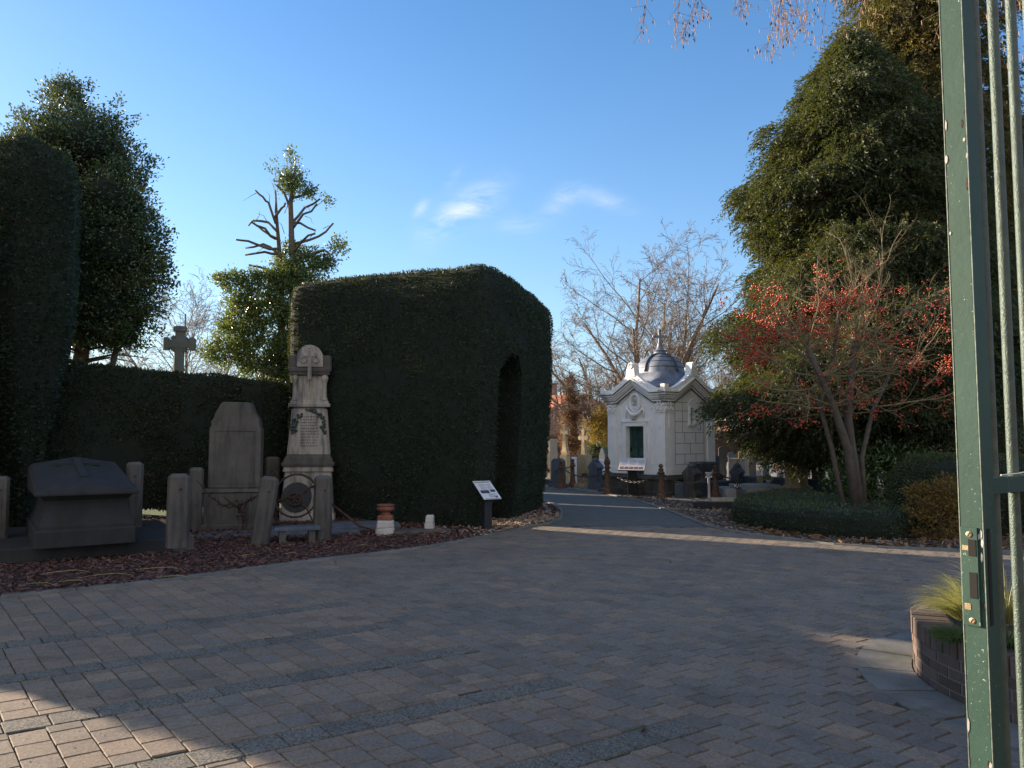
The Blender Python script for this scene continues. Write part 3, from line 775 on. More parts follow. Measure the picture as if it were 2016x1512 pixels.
# big holly behind the left hedge
rt = random.Random(21)
hx, hy = -.5465 * 16.3, 16.3
root = thing('holly_tree', 'large dense dark green holly tree rising behind the left hedges', 'tree', (hx, hy, 0))
mb = MB()
mb.tube([(-.28, 0, 0), (-.26, 0, 1.6), (-.3, .05, 3.2), (-.1, 0, 5.2), (.1, .05, 7.4)], [.22, .19, .16, .10, .03], 8)
mb.tube([(.18, .15, 0), (.22, .1, 1.6), (.3, .1, 2.9), (.6, .1, 4.2), (.7, 0, 5.2)], [.10, .085, .075, .05, .02], 7)
wood('trunk', mb, M['bark'], root)
mb = MB()
for i in range(42):
    z = rt.uniform(2.3, 7.2); a = rt.uniform(0, 2 * math.pi); Lr = 1.5 * (1 - abs(z - 4.4) / 5.2)
    mb.tube([(-.2, 0, z), (-.2 + math.cos(a) * Lr * .5, math.sin(a) * Lr * .5, z + .15), (-.2 + math.cos(a) * Lr, math.sin(a) * Lr, z + .1)], [.04, .025, .01], 4)
wood('branches', mb, M['bark'], root)
def s16(px, py): p = at(px, py, hy); return (p.x - hx, 0, p.z)
lobes = [(215, 660, .75, .35), (110, 665, .6, .35), (60, 300, .5, .5), (50, 420, .7, .8), (90, 560, .8, .8), (300, 540, .38, .5), (175, 560, .95, .95), (120, 480, .9, .9), (240, 500, .85, .8), (270, 585, .62, .6), (150, 400, .9, .8), (230, 400, .75, .75), (120, 300, .8, .75), (190, 290, .8, .7),
         (255, 330, .45, .5), (130, 215, .50, .5), (75, 255, .45, .35), (230, 620, .7, .5), (160, 630, .8, .45), (130, 175, .25, .25), (205, 245, .38, .35), (288, 470, .38, .6), (170, 480, 1.1, 1.0), (100, 600, .6, .6)]
cs, rs_ = [], []
for px, py, rx, rzz in lobes:
    for s_ in (-.45, .45):
        p = s16(px, py); cs.append((p[0], p[1] + s_ * rx, p[2])); rs_.append((rx * .92, rx * .8, rzz * .95))
mb = MB()
for c_, r_ in zip(cs[::1], rs_[::1]):
    if r_[0] > .6: mb.lathe([(max(.01, r_[0] * .62 * math.sin(math.pi * q / 6)), -r_[2] * .62 * math.cos(math.pi * q / 6)) for q in range(7)], c_, 9)
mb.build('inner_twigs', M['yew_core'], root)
crown_cards('crown', cs, rs_, 105000, .082, M['holly'], root, RNG, clump=.20, shell=.35)
# slim sprigs that break the outline
mb = MB(); sp = []
for px, py, dx, dz in ((112, 200, -.1, .55), (165, 190, .25, .45), (60, 240, -.55, .25), (215, 215, .4, .35), (285, 330, .45, .25), (245, 250, .4, .4), (320, 470, .3, .2), (325, 560, .35, 0), (300, 640, .3, -.2)):
    p = s16(px, py)
    for k in range(60): t = rt.random(); sp.append((p[0] + dx * t * .7 + rt.gauss(0, .07), rt.gauss(0, .1), p[2] + dz * t * .7 + rt.gauss(0, .06)))
A = RNG.normal(size=(len(sp), 3)) + np.array([0, 0, .5])
cards('crown', sp, A, .085, .04, M['holly'], root)

# lopped holly between the hedges
Y0 = 19.0
def s19(px, py, dy=0.0): p = at(px, py, Y0); return Vector((p.x - bx, dy, p.z))
bx = at(560, 700, Y0).x
root = thing('lopped_holly_tree', 'partly lopped holly tree with bare sawn branches and a leafy top tuft', 'tree', (bx, Y0, 0))
mb = MB()
mb.tube([Vector((.15, 0, 0)), Vector((.15, 0, 2)), s19(580, 640), s19(578, 540), s19(574, 470), s19(572, 400), s19(578, 350), s19(582, 322)], [.16, .15, .12, .09, .075, .06, .035, .01], 8)
mb.tube([Vector((-.1, .1, 0)), Vector((-.1, .1, 2)), s19(552, 640, .1), s19(552, 560, .1), s19(548, 500, .1), s19(543, 440, .1), s19(541, 400, .1), s19(540, 372, .1)], [.12, .11, .09, .07, .06, .045, .03, .02], 8)
wood('trunk', mb, M['bark'], root)
mb = MB()
stubs = [((543, 440), (530, 400), (520, 390), (506, 378)), ((545, 455), (525, 435), (492, 428), (478, 435)), ((548, 490), (520, 488), (496, 480), (476, 480)), ((549, 500), (520, 495), (480, 500)),
         ((545, 470), (528, 455), (507, 447)), ((552, 540), (510, 525), (488, 520)), ((572, 420), (560, 380), (545, 366)), ((574, 440), (596, 405), (623, 383)), ((576, 450), (600, 425), (630, 408)),
         ((578, 480), (610, 468), (636, 450), (648, 430)), ((578, 500), (600, 480), (630, 470)), ((582, 505), (640, 495), (655, 510), (668, 522)), ((575, 435), (592, 440), (622, 455)), ((540, 430), (555, 410), (563, 400)),
         ((543, 470), (530, 462), (500, 440)), ((573, 390), (600, 380), (615, 372)), ((548, 500), (515, 478), (476, 483))]
for st in stubs:
    dy0 = rt.uniform(-.5, .5); P_ = [s19(*q, dy=dy0 * i / (len(st) - 1)) for i, q in enumerate(st)]
    # interpolate for a little crookedness
    Q = []
    for a, b_ in zip(P_, P_[1:]):
        Q += [a, a.lerp(b_, .5) + Vector((rt.gauss(0, .02), 0, rt.gauss(0, .02)))]
    Q.append(P_[-1]); mb.tube(Q, [.037 - .017 * i / len(Q) for i in range(len(Q))], 6)
for k in range(26):   # dry branches inside the leafy part
    z0 = rt.uniform(2.2, 4.4); a = rt.uniform(0, 6.28); l = rt.uniform(.6, 1.3)
    mb.tube([(0, 0, z0), (math.cos(a) * l, math.sin(a) * l, z0 + rt.uniform(-.1, .35))], [.04, .012], 5)
for px0, py0, px1, py1 in ((505, 380, 478, 396), (541, 420, 536, 360), (560, 420, 570, 380), (545, 400, 530, 350), (620, 408, 640, 392), (596, 405, 612, 420), (636, 450, 650, 445), (525, 435, 505, 420), (520, 488, 500, 500), (610, 468, 622, 452), (530, 400, 524, 376), (600, 425, 615, 440), (600, 380, 632, 362), (500, 440, 512, 415), (560, 460, 540, 430)):
    mb.tube([s19(px0, py0), s19((px0 + px1) / 2 + 4, (py0 + py1) / 2 - 3), s19(px1, py1)], [.010, .008, .004], 3)
wood('branches', mb, M['bark'], root)
lob = [(570, 352, .24, .34), (560, 345, .16, .25), (585, 372, .3, .2), (573, 322, .09, .26), (574, 306, .05, .18), (540, 330, .07, .10), (600, 350, .10, .14), (610, 378, .16, .10), (640, 388, .13, .12), (668, 492, .22, .25), (640, 520, .25, .22), (600, 510, .40, .38),
       (560, 545, .45, .4), (520, 560, .55, .35), (470, 560, .40, .22), (440, 552, .22, .10), (600, 560, .6, .5), (520, 610, .7, .45), (470, 640, .65, .4), (590, 620, .7, .6), (450, 690, .55, .4), (520, 690, .9, .5),
       (600, 690, .8, .6), (420, 700, .25, .25), (530, 735, .7, .3), (565, 500, .3, .3), (480, 600, .4, .25)]
cs = [tuple(s19(px, py, rt.uniform(-.3, .3))) for px, py, _, _ in lob]; rs_ = [(a, min(a, .7), b_) for _, _, a, b_ in lob]
crown_cards('crown', cs, rs_, 38000, .085, M['holly_light'], root, RNG, clump=.17, shell=.2)

def conifer(name, label, px, Y, prof, n, mat, trunk_r, seed, sz=.26, leanx=0.0, gap=.35, low=None, core=.62):
    X = (px - 1008) / F * Y / (math.cos(PITCH)) * 1.0
    X = at(px, 860, Y).x
    root = thing(name, label, 'tree', (X, Y, 0))
    rng = np.random.default_rng(seed); rd = random.Random(seed)
    zs = [p[0] for p in prof]; rr = [p[1] for p in prof]; H = zs[-1]
    mb = MB(); mb.tube([(0, 0, 0), (0.02, 0, 1), (leanx * .3, 0, H * .5), (leanx, 0, H * .96)], [trunk_r * 1.25, trunk_r, trunk_r * .6, .03], 10)
    wood('trunk', mb, M['bark_red'], root)
    def R(z): return np.interp(z, zs, rr)
    # limbs end in hanging fans of sprays
    nl = int(n / 130); mb = MB(); C = []; O = []
    for i in range(nl):
        z = zs[0] + (H - zs[0]) * (1 - rd.random() ** .75) ; a = rd.uniform(0, 2 * math.pi)
        lump = mnoise.noise(Vector((math.cos(a) * 1.7 + seed, math.sin(a) * 1.7, z * 1.15)))
        rad_ = float(R(z)) * (.86 + gap * lump + rd.uniform(-.10, .10))
        o = Vector((math.cos(a), math.sin(a), 0))
        tip = o * rad_ + Vector((leanx * z / H, 0, z))
        if i % 3 == 0:
            mb.tube([Vector((leanx * z / H, 0, max(.8, z - rad_ * .25))), tip * .5 + Vector((leanx * z / H, 0, z)) * .5 + Vector((0, 0, .1)), tip], [.05, .03, .01], 4, cap=False)
        C.append(tip); O.append(o)
    wood('limbs', mb, M['bark_red'], root)
    C = np.array([tuple(c) for c in C]); O = np.array([tuple(o) for o in O])
    nst, nt = 13, 10; S_ = nl * nst
    Cc = np.repeat(C, nst, 0); Oo = np.repeat(O, nst, 0); Sd = np.c_[-Oo[:, 1], Oo[:, 0], np.zeros(S_)]
    fan = np.repeat(rng.uniform(.45, 1.1, nl), nst); side = rng.normal(size=S_) * .42; dp = rng.random(S_)
    P0 = Cc - Oo * (dp * .75 * fan)[:, None] + Sd * (side * .55 * fan)[:, None]
    P0[:, 2] += dp * .14 - np.abs(side) * .18 + rng.normal(size=S_) * .07 + .1
    D0 = unit(Oo * rng.uniform(.35, 1.0, (S_, 1)) + Sd * side[:, None] * 1.3 + np.c_[np.zeros((S_, 2)), rng.uniform(-.25, .3, S_)])
    Ls = rng.uniform(.5, 1.25, S_) * sz * 1.5
    tt = (np.arange(nt) + .3) / nt
    P = (P0[:, None] + D0[:, None] * (Ls[:, None] * tt)[..., None]); P[..., 2] -= .62 * Ls[:, None] * tt ** 2
    T = np.repeat(D0[:, None], nt, 1); T[..., 2] -= 1.25 * tt
    P = P.reshape(-1, 3); T = unit(T.reshape(-1, 3)); N_ = len(P)
    A = T + rng.normal(size=(N_, 3)) * .42; P = P + rng.normal(size=(N_, 3)) * .012
    s = sz * .40 * rng.uniform(.5, 1.3, N_)
    cards('foliage', P, A, s, s * .30, mat, root, rng, bend=.15)
    # dark inner mass
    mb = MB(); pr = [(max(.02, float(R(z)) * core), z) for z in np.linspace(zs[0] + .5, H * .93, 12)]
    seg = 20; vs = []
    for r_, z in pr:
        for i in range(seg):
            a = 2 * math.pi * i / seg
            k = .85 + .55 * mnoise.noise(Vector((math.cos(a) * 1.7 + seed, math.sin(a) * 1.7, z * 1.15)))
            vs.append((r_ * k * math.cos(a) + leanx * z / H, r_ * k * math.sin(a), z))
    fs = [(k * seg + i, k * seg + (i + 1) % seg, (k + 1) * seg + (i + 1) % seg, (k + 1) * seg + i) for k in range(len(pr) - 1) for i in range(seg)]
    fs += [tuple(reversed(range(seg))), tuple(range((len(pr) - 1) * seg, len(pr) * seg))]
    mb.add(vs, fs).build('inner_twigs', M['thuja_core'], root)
    return root
conifer('cypress_tree', 'broad green cypress with drooping sprays behind the red berry tree', 1700, 18.6,
        [(.9, 1.6), (1.3, 2.5), (2.2, 3.4), (2.9, 3.6), (4.6, 3.25), (6.2, 2.75), (7.5, 2.65), (8.7, 2.3), (9.5, 1.85), (10.2, 1.3), (10.9, .7), (11.5, .1)], 430000, M['thuja'], .22, 5, sz=.26, gap=.46, core=.55)
conifer('cypress_tree', 'tallest golden brown tinged cypress, behind the broad green one, top cut by the frame', 1830, 20.5,
        [(1.5, 2.0), (3, 2.7), (6, 2.5), (9, 2.3), (12, 2.1), (14, 1.8), (16, 1.1), (17.5, .1)], 250000, M['thuja_brown'], .26, 8, sz=.28, gap=.6, core=.5)
conifer('dark_conifer', 'dark blue green conifer seen between the gate bars at the right edge', 2030, 21.0,
        [(1.2, 2.2), (3, 2.6), (6, 2.2), (8, 1.4), (9.6, .6), (10.3, .1)], 60000, M['thuja_dark'], .2, 13, sz=.26)
conifer('dark_conifer', 'dark low conifer filling the gap under the golden brown cypress', 1850, 17.2,
        [(1.0, 1.2), (1.8, 1.7), (3.2, 1.9), (4.6, 1.5), (5.6, .8), (6.2, .1)], 60000, M['thuja_dark'], .16, 17, sz=.22)

# red berry tree
bt = at(1672, 990, 13.4)
root = thing('crab_apple_tree', 'leafless multi stem tree full of red berries in the ground cover bed', 'tree', (bt.x, bt.y, 0))
def sb(px, py, dy=0.0): p = at(px, py, 13.4); return Vector((p.x - bt.x, dy, p.z))
rb = random.Random(5); mbT = MB()
stems = [([(1690, 990), (1665, 880), (1635, 800), (1605, 740), (1580, 690)], .085, -.25), ([(1700, 990), (1680, 900), (1672, 820), (1680, 740), (1690, 670)], .09, .1), ([(1704, 990), (1702, 900), (1728, 810), (1770, 730)], .05, .3),
         ([(1668, 985), (1640, 880), (1620, 800), (1650, 700), (1665, 600)], .05, .25)]
ends = []; mbB = MB()
PB = dict(seg=[6, 6, 4, 3], wig=[.13, .20, .24, .3], up=[.05, .0, -.01, -.02], sides=[5, 4, 3, 3], n=[8, 8, 6, 0], t0=[.12, .10, .1, 0], ang=[.75, .85, .95, 0], ratio=[.55, .42, .36, 0], rr=[.45, .42, .5, 0], max=3, fall=.3, endlvl=2)
def berrylimb(p, d, L, r, lvl=0):
    grow(mbB, p, d.normalized(), L, r, lvl, PB, rb, ends)
for st, r, dy in stems:
    P_ = [sb(*q, dy=dy * i / (len(st) - 1)) for i, q in enumerate(st)]
    P_[0].z = 0
    mbT.tube(P_, [r * (1 - .5 * i / len(P_)) for i in range(len(P_))], 8)
    for i in range(2, len(P_)):
        for k in range(6):
            a = rb.uniform(0, 6.28); d = Vector((math.cos(a) * 1.0, math.sin(a) * .7, rb.uniform(-.05, .75)))
            berrylimb(P_[i], d, rb.uniform(.9, 1.7), .011, 1)
tops = [(1690, 670, 1660, 480), (1690, 670, 1715, 455), (1690, 670, 1790, 520), (1665, 620, 1640, 530), (1790, 730, 1860, 540), (1790, 730, 1880, 640), (1580, 690, 1440, 600), (1580, 690, 1500, 560), (1580, 690, 1560, 560),
        (1690, 670, 1835, 490), (1665, 620, 1600, 570), (1665, 620, 1700, 520), (1640, 700, 1500, 640), (1640, 700, 1540, 620), (1700, 700, 1800, 640), (1560, 740, 1420, 690), (1560, 740, 1440, 650), (1690, 700, 1600, 580), (1690, 700, 1780, 570), (1820, 760, 1880, 730), (1700, 660, 1850, 590),
        (1580, 700, 1450, 640), (1600, 720, 1480, 690), (1600, 700, 1520, 600), (1680, 680, 1640, 560), (1600, 740, 1400, 760), (1620, 760, 1460, 800), (1730, 800, 1860, 800), (1630, 800, 1500, 850)]
for x0, y0, x1, y1 in tops:
    dy = rb.uniform(-.9, .7); a = sb(x0, y0, 0); b_ = sb(x1, y1, dy); d = b_ - a
    berrylimb(a, d, d.length, .016, 0)
wood('trunk', mbT, M['bark_berry'], root)
wood('branches', mbB, M['twig_olive'], root, sm=False)
mbR = MB(); nb = 0
cl = [e for e in ends if 1.35 < e[0].z < 4.9 and mnoise.noise(e[0] * 1.5) > -.12 and rb.random() > (e[0].z - 3.9) * .6]
for q, d in rb.sample(cl, min(len(cl), 1050)):
    for k in range(rb.choice((1, 2, 3, 5, 6))):
        c = q + Vector((rb.gauss(0, .045), rb.gauss(0, .045), rb.gauss(-.03, .035))); r = rb.uniform(.014, .023)
        mbR.add([c + Vector(v) * r for v in ((1, 0, 0), (0, 1, 0), (-1, 0, 0), (0, -1, 0), (0, 0, 1), (0, 0, -1))], [(0, 1, 4), (1, 2, 4), (2, 3, 4), (3, 0, 4), (1, 0, 5), (2, 1, 5), (3, 2, 5), (0, 3, 5)])
tagit(mbR.build('berries', M['berry'], root, smooth=True), kind='stuff')

# bare winter trees far behind
def bare_tree(name, label, px, Y, H, spread, seed, mat=('bark_pale', 'twig_tan'), stems_=3, group=None, r0=.22, lv=4, cfg=None, zbase=0):
    X = at(px, 860, Y).x
    root = thing(name, label, 'tree', (X, Y, 0), group=group)
    rd = random.Random(seed); mbt = MB(); mb = MB()
    P = dict(seg=[7, 6, 5, 4, 3], wig=[.09, .13, .16, .2, .2], up=[.05, .04, .03, .01, 0], sides=[6, 5, 4, 3, 3], n=[10, 7, 6, 4, 0], t0=[.12, .12, .12, .15, 0], ang=[.65, .65, .7, .7, 0],
             ratio=[.62, .55, .5, .5, 0], rr=[.42, .42, .45, .55, 0], max=lv, fall=.35, tip=.3, rmin=.0075)
    if cfg: P.update(cfg)
    tr_h = H * .16
    mbt.tube([(0, 0, -.05), (0, 0, tr_h * .5), (0, 0, tr_h)], [r0 * 1.3, r0, r0 * .95], 8)
    wood('trunk', mbt, M[mat[0]], root)
    for s_ in range(stems_):
        a = 2 * math.pi * s_ / stems_ + rd.uniform(-.4, .4); tilt_ = spread * rd.uniform(.6, 1.2)
        d = Vector((math.cos(a) * tilt_, math.sin(a) * tilt_, 1)).normalized()
        grow(mb, Vector((0, 0, tr_h * .9)), d, (H - tr_h) * rd.uniform(.7, 1.02), r0 * .58, 0, P, rd)
    wood('branches', mb, M[mat[1]], root, sm=False)
    return root
bare_tree('bare_tree', 'large leafless tree with a wide fan of pale branches rising behind the white chapel', 1292, 34, 9.2, .62, 31, stems_=8, r0=.24)
bare_tree('bare_tree', 'leafless tree with arching tan branches left of the chapel dome', 1185, 38, 6.8, .95, 33, stems_=7, r0=.26, cfg=dict(up=[-.01, -.04, -.05, -.05, -.05], wig=[.08, .14, .18, .2, .25]))
bare_tree('bare_tree', 'small leafless tree behind the stone cross above the low hedge', 372, 34, 7.2, .6, 35, mat=('bark', 'twig_grey'), stems_=5, r0=.2)
bare_tree('bare_tree', 'low leafless thicket tree seen under the big holly', 205, 36, 5.0, .8, 36, mat=('bark', 'twig_orange'), stems_=6, r0=.15)
bare_tree('bare_tree', 'leafless tan tree at the foot of the tall left hedge', 118, 38, 5.2, .7, 37, mat=('bark', 'twig_orange'), stems_=5, r0=.15)
bare_tree('bare_tree', 'faint leafless tree between the stone cross and the big holly', 275, 40, 4.6, .8, 38, mat=('bark', 'twig_grey'), stems_=5, r0=.14)
bare_tree('bare_tree', 'leafless tree at the right of the chapel behind the brick house', 1395, 44, 6.5, .6, 39, stems_=5, r0=.18)

def leafy(name, label, px, Y, lobes_, n, size, mat, seed, trunk=True, clump=.3, tr=.1, cat='tree', group=None, shell=.3, core=False, per=22):
    X = at(px, 860, Y).x
    root = thing(name, label, cat, (X, Y, 0), group=group)
    if trunk:
        mb = MB(); h = max(l[2] for l in lobes_)
        mb.tube([(0, 0, -.02), (0.02, 0, h * .5), (0, 0, h)], [tr, tr * .7, tr * .25], 7)
        rd = random.Random(seed)
        for l in lobes_:
            mb.tube([(0, 0, max(.05, l[2] * .4)), (l[0] * .7, l[1] * .7, l[2])], [tr * .4, tr * .12], 4)
        wood('trunk', mb, M['bark'], root)
    if core:
        mb = MB()
        for l in lobes_: mb.ball((l[0], l[1], l[2]), 1, 10, 8)
        base_n = 0; nv = len(mb.v) // len(lobes_)
        mb.v = [tuple(l[k] + (v[k] - l[k]) * l[3 + k] * .80 for k in range(3)) for i, l in enumerate(lobes_) for v in mb.v[i * nv:(i + 1) * nv]]
        mb.build('inner_twigs', M['thuja_core'], root)
    crown_cards('foliage', [l[:3] for l in lobes_], [l[3:] for l in lobes_], n, size, mat, root, np.random.default_rng(seed), clump=clump, shell=shell, per=per)
    return root
leafy('hornbeam_tree', 'narrow upright tree with rusty orange leaves beside the red roofed house', 1116, 36, [(.15, 0, 1.6, .42, .5, 1.3), (.2, 0, 2.9, .38, .4, 1.0), (.15, 0, 3.8, .22, .25, .8)], 8000, .11, M['hornbeam'], 51, clump=.25, shell=.2)
leafy('hornbeam_tree', 'low broad mass of brown leaved twigs behind the second stone cross', 1150, 40, [(0, 0, 1.5, 1.3, 1, 1.3), (1.1, 0, 1.4, .9, .8, 1.0), (.4, 0, 2.6, .8, .7, .8)], 9000, .09, M['hornbeam'], 52, clump=.4, shell=.2)
leafy('yellow_tree', 'small tree with yellow autumn leaves touching the left side of the chapel', 1178, 37, [(0, 0, 1.9, .75, .7, .9), (.3, 0, 2.5, .5, .5, .6)], 6000, .10, M['yellow_tree'], 53, clump=.25)
leafy('round_bush', 'round bright green bush left of the chapel', 1173, 31, [(0, 0, .95, .42, .42, .42), (0, 0, .6, .3, .3, .4)], 4500, .06, M['box_hedge'], 54, clump=.12, cat='bush', shell=.8, core=True)
leafy('glossy_shrub', 'glossy broad leaved shrub under the conifers behind the clipped bush', 1740, 16.3, [(0, 0, .8, 1.0, .6, .7), (.9, .2, .9, .9, .6, .8), (-.7, .1, .6, .5, .4, .5), (1.8, .3, .8, .8, .6, .7)], 11000, .10, M['bramble'], 55, clump=.3, cat='shrub', shell=.3, tr=.04)
leafy('twiggy_shrub', 'grey brown twiggy shrub above the clipped bush near the gate post', 1845, 16.6, [(0, 0, 1.1, .7, .5, .5), (.6, 0, 1.2, .5, .4, .4)], 3500, .06, M['pale_chip'], 56, clump=.3, cat='shrub', tr=.03)

# clipped dark bush, yellow bush, ground cover bed
hedge('clipped_bush', 'rounded dark green clipped bush beside the gate post', [(at(1760, 900, 13.2).x, 13.2), (7.2, 12.5), (8.4, 12.2), (9.2, 12.6), (9.2, 13.9), (8.0, 14.4), (6.8, 14.0)],
      [(0, .06), (.5, -.03), (.85, .0), (1.08, .12), (1.22, .38), (1.26, .6)], 26000, .045, M['box_hedge'], r=.5, lump=.05, cat='bush')
yb = G(1845, 1062)
leafy('yellow_leaved_bush', 'low bush with yellow brown leaves in front of the clipped bush', 1842, 11.9, [(0, 0, .45, .45, .35, .42), (.25, 0, .72, .38, .3, .28), (-.18, 0, .62, .3, .3, .26), (.5, .1, .5, .35, .3, .35)], 5200, .055, M['yellow_bush'], 57, clump=.12, cat='bush', shell=.55, core=False, tr=.025)
gc = [G(1440, 1032), G(1500, 1046), G(1600, 1060), G(1700, 1066), G(1775, 1068), G(1800, 1050), Vector((7.1, 13.9, 0)), Vector((6.3, 14.6, 0)), G(1600, 1001), G(1520, 1003), G(1455, 1012)]
hedge('ground_cover_hedge', 'low dark green trimmed ground cover around the foot of the berry tree', [(p.x, p.y) for p in gc],
      [(0, .03), (.15, 0), (.33, .02), (.40, .12), (.43, .35)], 38000, .042, M['cotoneaster'], r=.3, lump=.06, cat='ground cover')

# hanging birch twigs over the frame's top; the trunk stands to the right, behind the viewer
root = thing('birch_tree', 'overhanging tree whose thin twigs with tan catkins hang into the top of the view', 'tree', (7.5, 1.0, 0))
mb = MB(); rd = random.Random(77)
mb.tube([(0, 0, 0), (0, .1, 2.5), (-.1, .3, 5), (-.2, .6, 7.5)], [.2, .17, .13, .08], 9)
wood('trunk', mb, M['bark_pale'], root)
mb = MB(); mk = MB(); mc = MB()
Yh = 7.0
def sh(px, py, Y=Yh): p = at(px, py, Y); return Vector((p.x - 7.5, p.y - 1.0, p.z))
mb.tube([(-.15, .45, 6.4), (-1.5, 2.6, 7.3), sh(1600, -150), sh(1450, -130), sh(1280, -90)], [.06, .04, .03, .018, .008], 5)
mb.tube([(-.15, .45, 6.0), (0, 3, 6.8), sh(1900, -140, 7.5), sh(1830, -60, 7.5)], [.05, .035, .02, .01], 5)
for x0, x1, y1, n_ in ((1290, 1272, 40, 16), (1360, 1345, 70, 30), (1352, 1340, 30, 14), (1462, 1456, 30, 26), (1470, 1480, 12, 10), (1545, 1515, 92, 34), (1550, 1560, 70, 26), (1540, 1550, 40, 16), (1600, 1600, 28, 26), (1612, 1622, 20, 10),
                       (1690, 1690, 50, 14), (1700, 1712, 40, 10), (1650, 1635, 80, 3), (1652, 1665, 60, 3), (1545, 1580, 100, 10), (1380, 1395, 20, 10), (1880, 1862, 60, 4), (1990, 2002, 30, 10), (1985, 2010, 200, 9), (1960, 2000, 110, 3)):
    a = sh(x0, -100); e = sh(x1, y1); dy = rd.uniform(-.3, .3); e.y += dy
    mid = a.lerp(e, .5) + Vector((rd.gauss(0, .05), 0, 0))
    mb.tube([a, mid, e], [.004, .003, .0018], 3, cap=False)
    for k in range(n_ * 2):
        t = rd.random() ** .6; q = a.lerp(mid, t * 2) if t < .5 else mid.lerp(e, t * 2 - 1)
        s1 = q + Vector((rd.gauss(0, .06), rd.gauss(0, .05), rd.uniform(-.10, .0)))
        mb.tube([q, s1], [.0018, .0012], 3, cap=False)
        L_ = rd.uniform(.03, .065); e2 = s1 + Vector((rd.gauss(0, .008), rd.gauss(0, .008), -L_))
        mk.tube([s1, s1.lerp(e2, .5), e2], [.0025, .0042, .002], 4)
        if rd.random() < .22:
            s3 = q + Vector((rd.gauss(0, .07), 0, rd.uniform(-.12, 0))); mc.tube([s3, s3 + Vector((0, 0, -.016)), s3 + Vector((0, 0, -.035))], [.002, .0075, .002], 5)
mb.build('twigs', M['twig_orange'], root); tagit(mk.build('catkins', M['catkin'], root), kind='stuff'); tagit(mc.build('cones', M['cone_dark'], root), kind='stuff')

# ------------------------------------------------------------------ tombs on the left
UA = math.atan2(U.y, U.x)
def ulocal(p): return thing
# sloping sarcophagus tomb
o0 = G(-60, 1122); o0.z = 0
root = thing('tomb_slab', 'low dark stone platform under the sloping tomb, at the left edge', 'tomb slab', (o0.x, o0.y, 0), UA)
mb = MB(); mb.box((1.2, 1.35, .10), (2.55, 2.7, .24), ch=.015)
bevel(mb.build('slab', M['granite_dark'], root, jitter=.006), .01)
mb = MB(); mb.box((2.40, .12, .11), (.28, .30, .27), ch=.01); mb.build('corner_block', M['grey_stone'], root, jitter=.004)
so = G(68, 1082, .22)
root = thing('sloping_tomb', 'dark stone sarcophagus tomb with a sloping lid bearing a carved cross', 'tomb', (so.x, so.y, .225), .60)
W_ = 1.12
mb = MB(); mb.box((W_ / 2, 1.0, .11), (W_ + .02, 2.1, .22), ch=.02); bevel(mb.build('plinth', M['granite_dark'], root, jitter=.006), .008)
def ringbox(levels, cx, cy):
    mb = MB(); vs = []
    for z, hx, hy in levels: vs += [(cx - hx, cy - hy, z), (cx + hx, cy - hy, z), (cx + hx, cy + hy, z), (cx - hx, cy + hy, z)]
    fs = [(3, 2, 1, 0), tuple(len(vs) - 4 + k for k in range(4))]
    for k in range(len(levels) - 1):
        for i in range(4): j = (i + 1) % 4; fs.append((k * 4 + i, k * 4 + j, k * 4 + 4 + j, k * 4 + 4 + i))
    mb.add(vs, fs); return mb
body = [(.222, .535, .98), (.255, .535, .98), (.30, .51, .96), (.36, .495, .94), (.44, .475, .92), (.52, .465, .91), (.57, .47, .915), (.60, .50, .95), (.64, .53, .97)]
ringbox(body, W_ / 2, 1.0).build('body', M['granite_dark'], root)
mb = MB()   # lid: slopes up to the back, faintly gabled, with a rounded rim
hx, fy, by = .585, -.08, 2.02
cxl = W_ / 2
fr = .67; bk = 1.02
vs = [(cxl - hx, fy, .637), (cxl + hx, fy, .637), (cxl + hx, by, .637), (cxl - hx, by, .637),
      (cxl - hx, fy, fr), (cxl + hx, fy, fr), (cxl + hx, by, bk - .08), (cxl - hx, by, bk - .08),
      (cxl - hx + .05, fy + .04, fr + .03), (cxl, fy + .04, fr + .10), (cxl + hx - .05, fy + .04, fr + .03), (cxl + hx - .05, by - .03, bk - .03), (cxl, by - .03, bk + .06), (cxl - hx + .05, by - .03, bk - .03)]
mb.add(vs, [(3, 2, 1, 0), (0, 1, 5, 4), (1, 2, 6, 5), (2, 3, 7, 6), (3, 0, 4, 7), (4, 5, 10, 9, 8), (5, 6, 11, 10), (6, 7, 13, 12, 11), (7, 4, 8, 13), (8, 9, 12, 13), (9, 10, 11, 12)])
lid = bevel(mb.build('lid', M['granite_dark'], root, jitter=.003), .012, 3)
sl = math.atan2(bk - fr, by - fy); Rm = Matrix.Rotation(sl, 3, 'X')
def on_lid(y, dz=.0): t = (y - fy - .04) / (by - fy - .07); return (cxl, y, fr + .10 + (bk + .06 - fr - .10) * t + dz)
mb = MB(); mb.box(on_lid(1.15, .0), (.10, 1.35, .035), R=Rm); mb.box(on_lid(1.45, -.004), (.55, .10, .040), R=Rm)
mb.build('carved_cross', M['granite_dark'], lid)

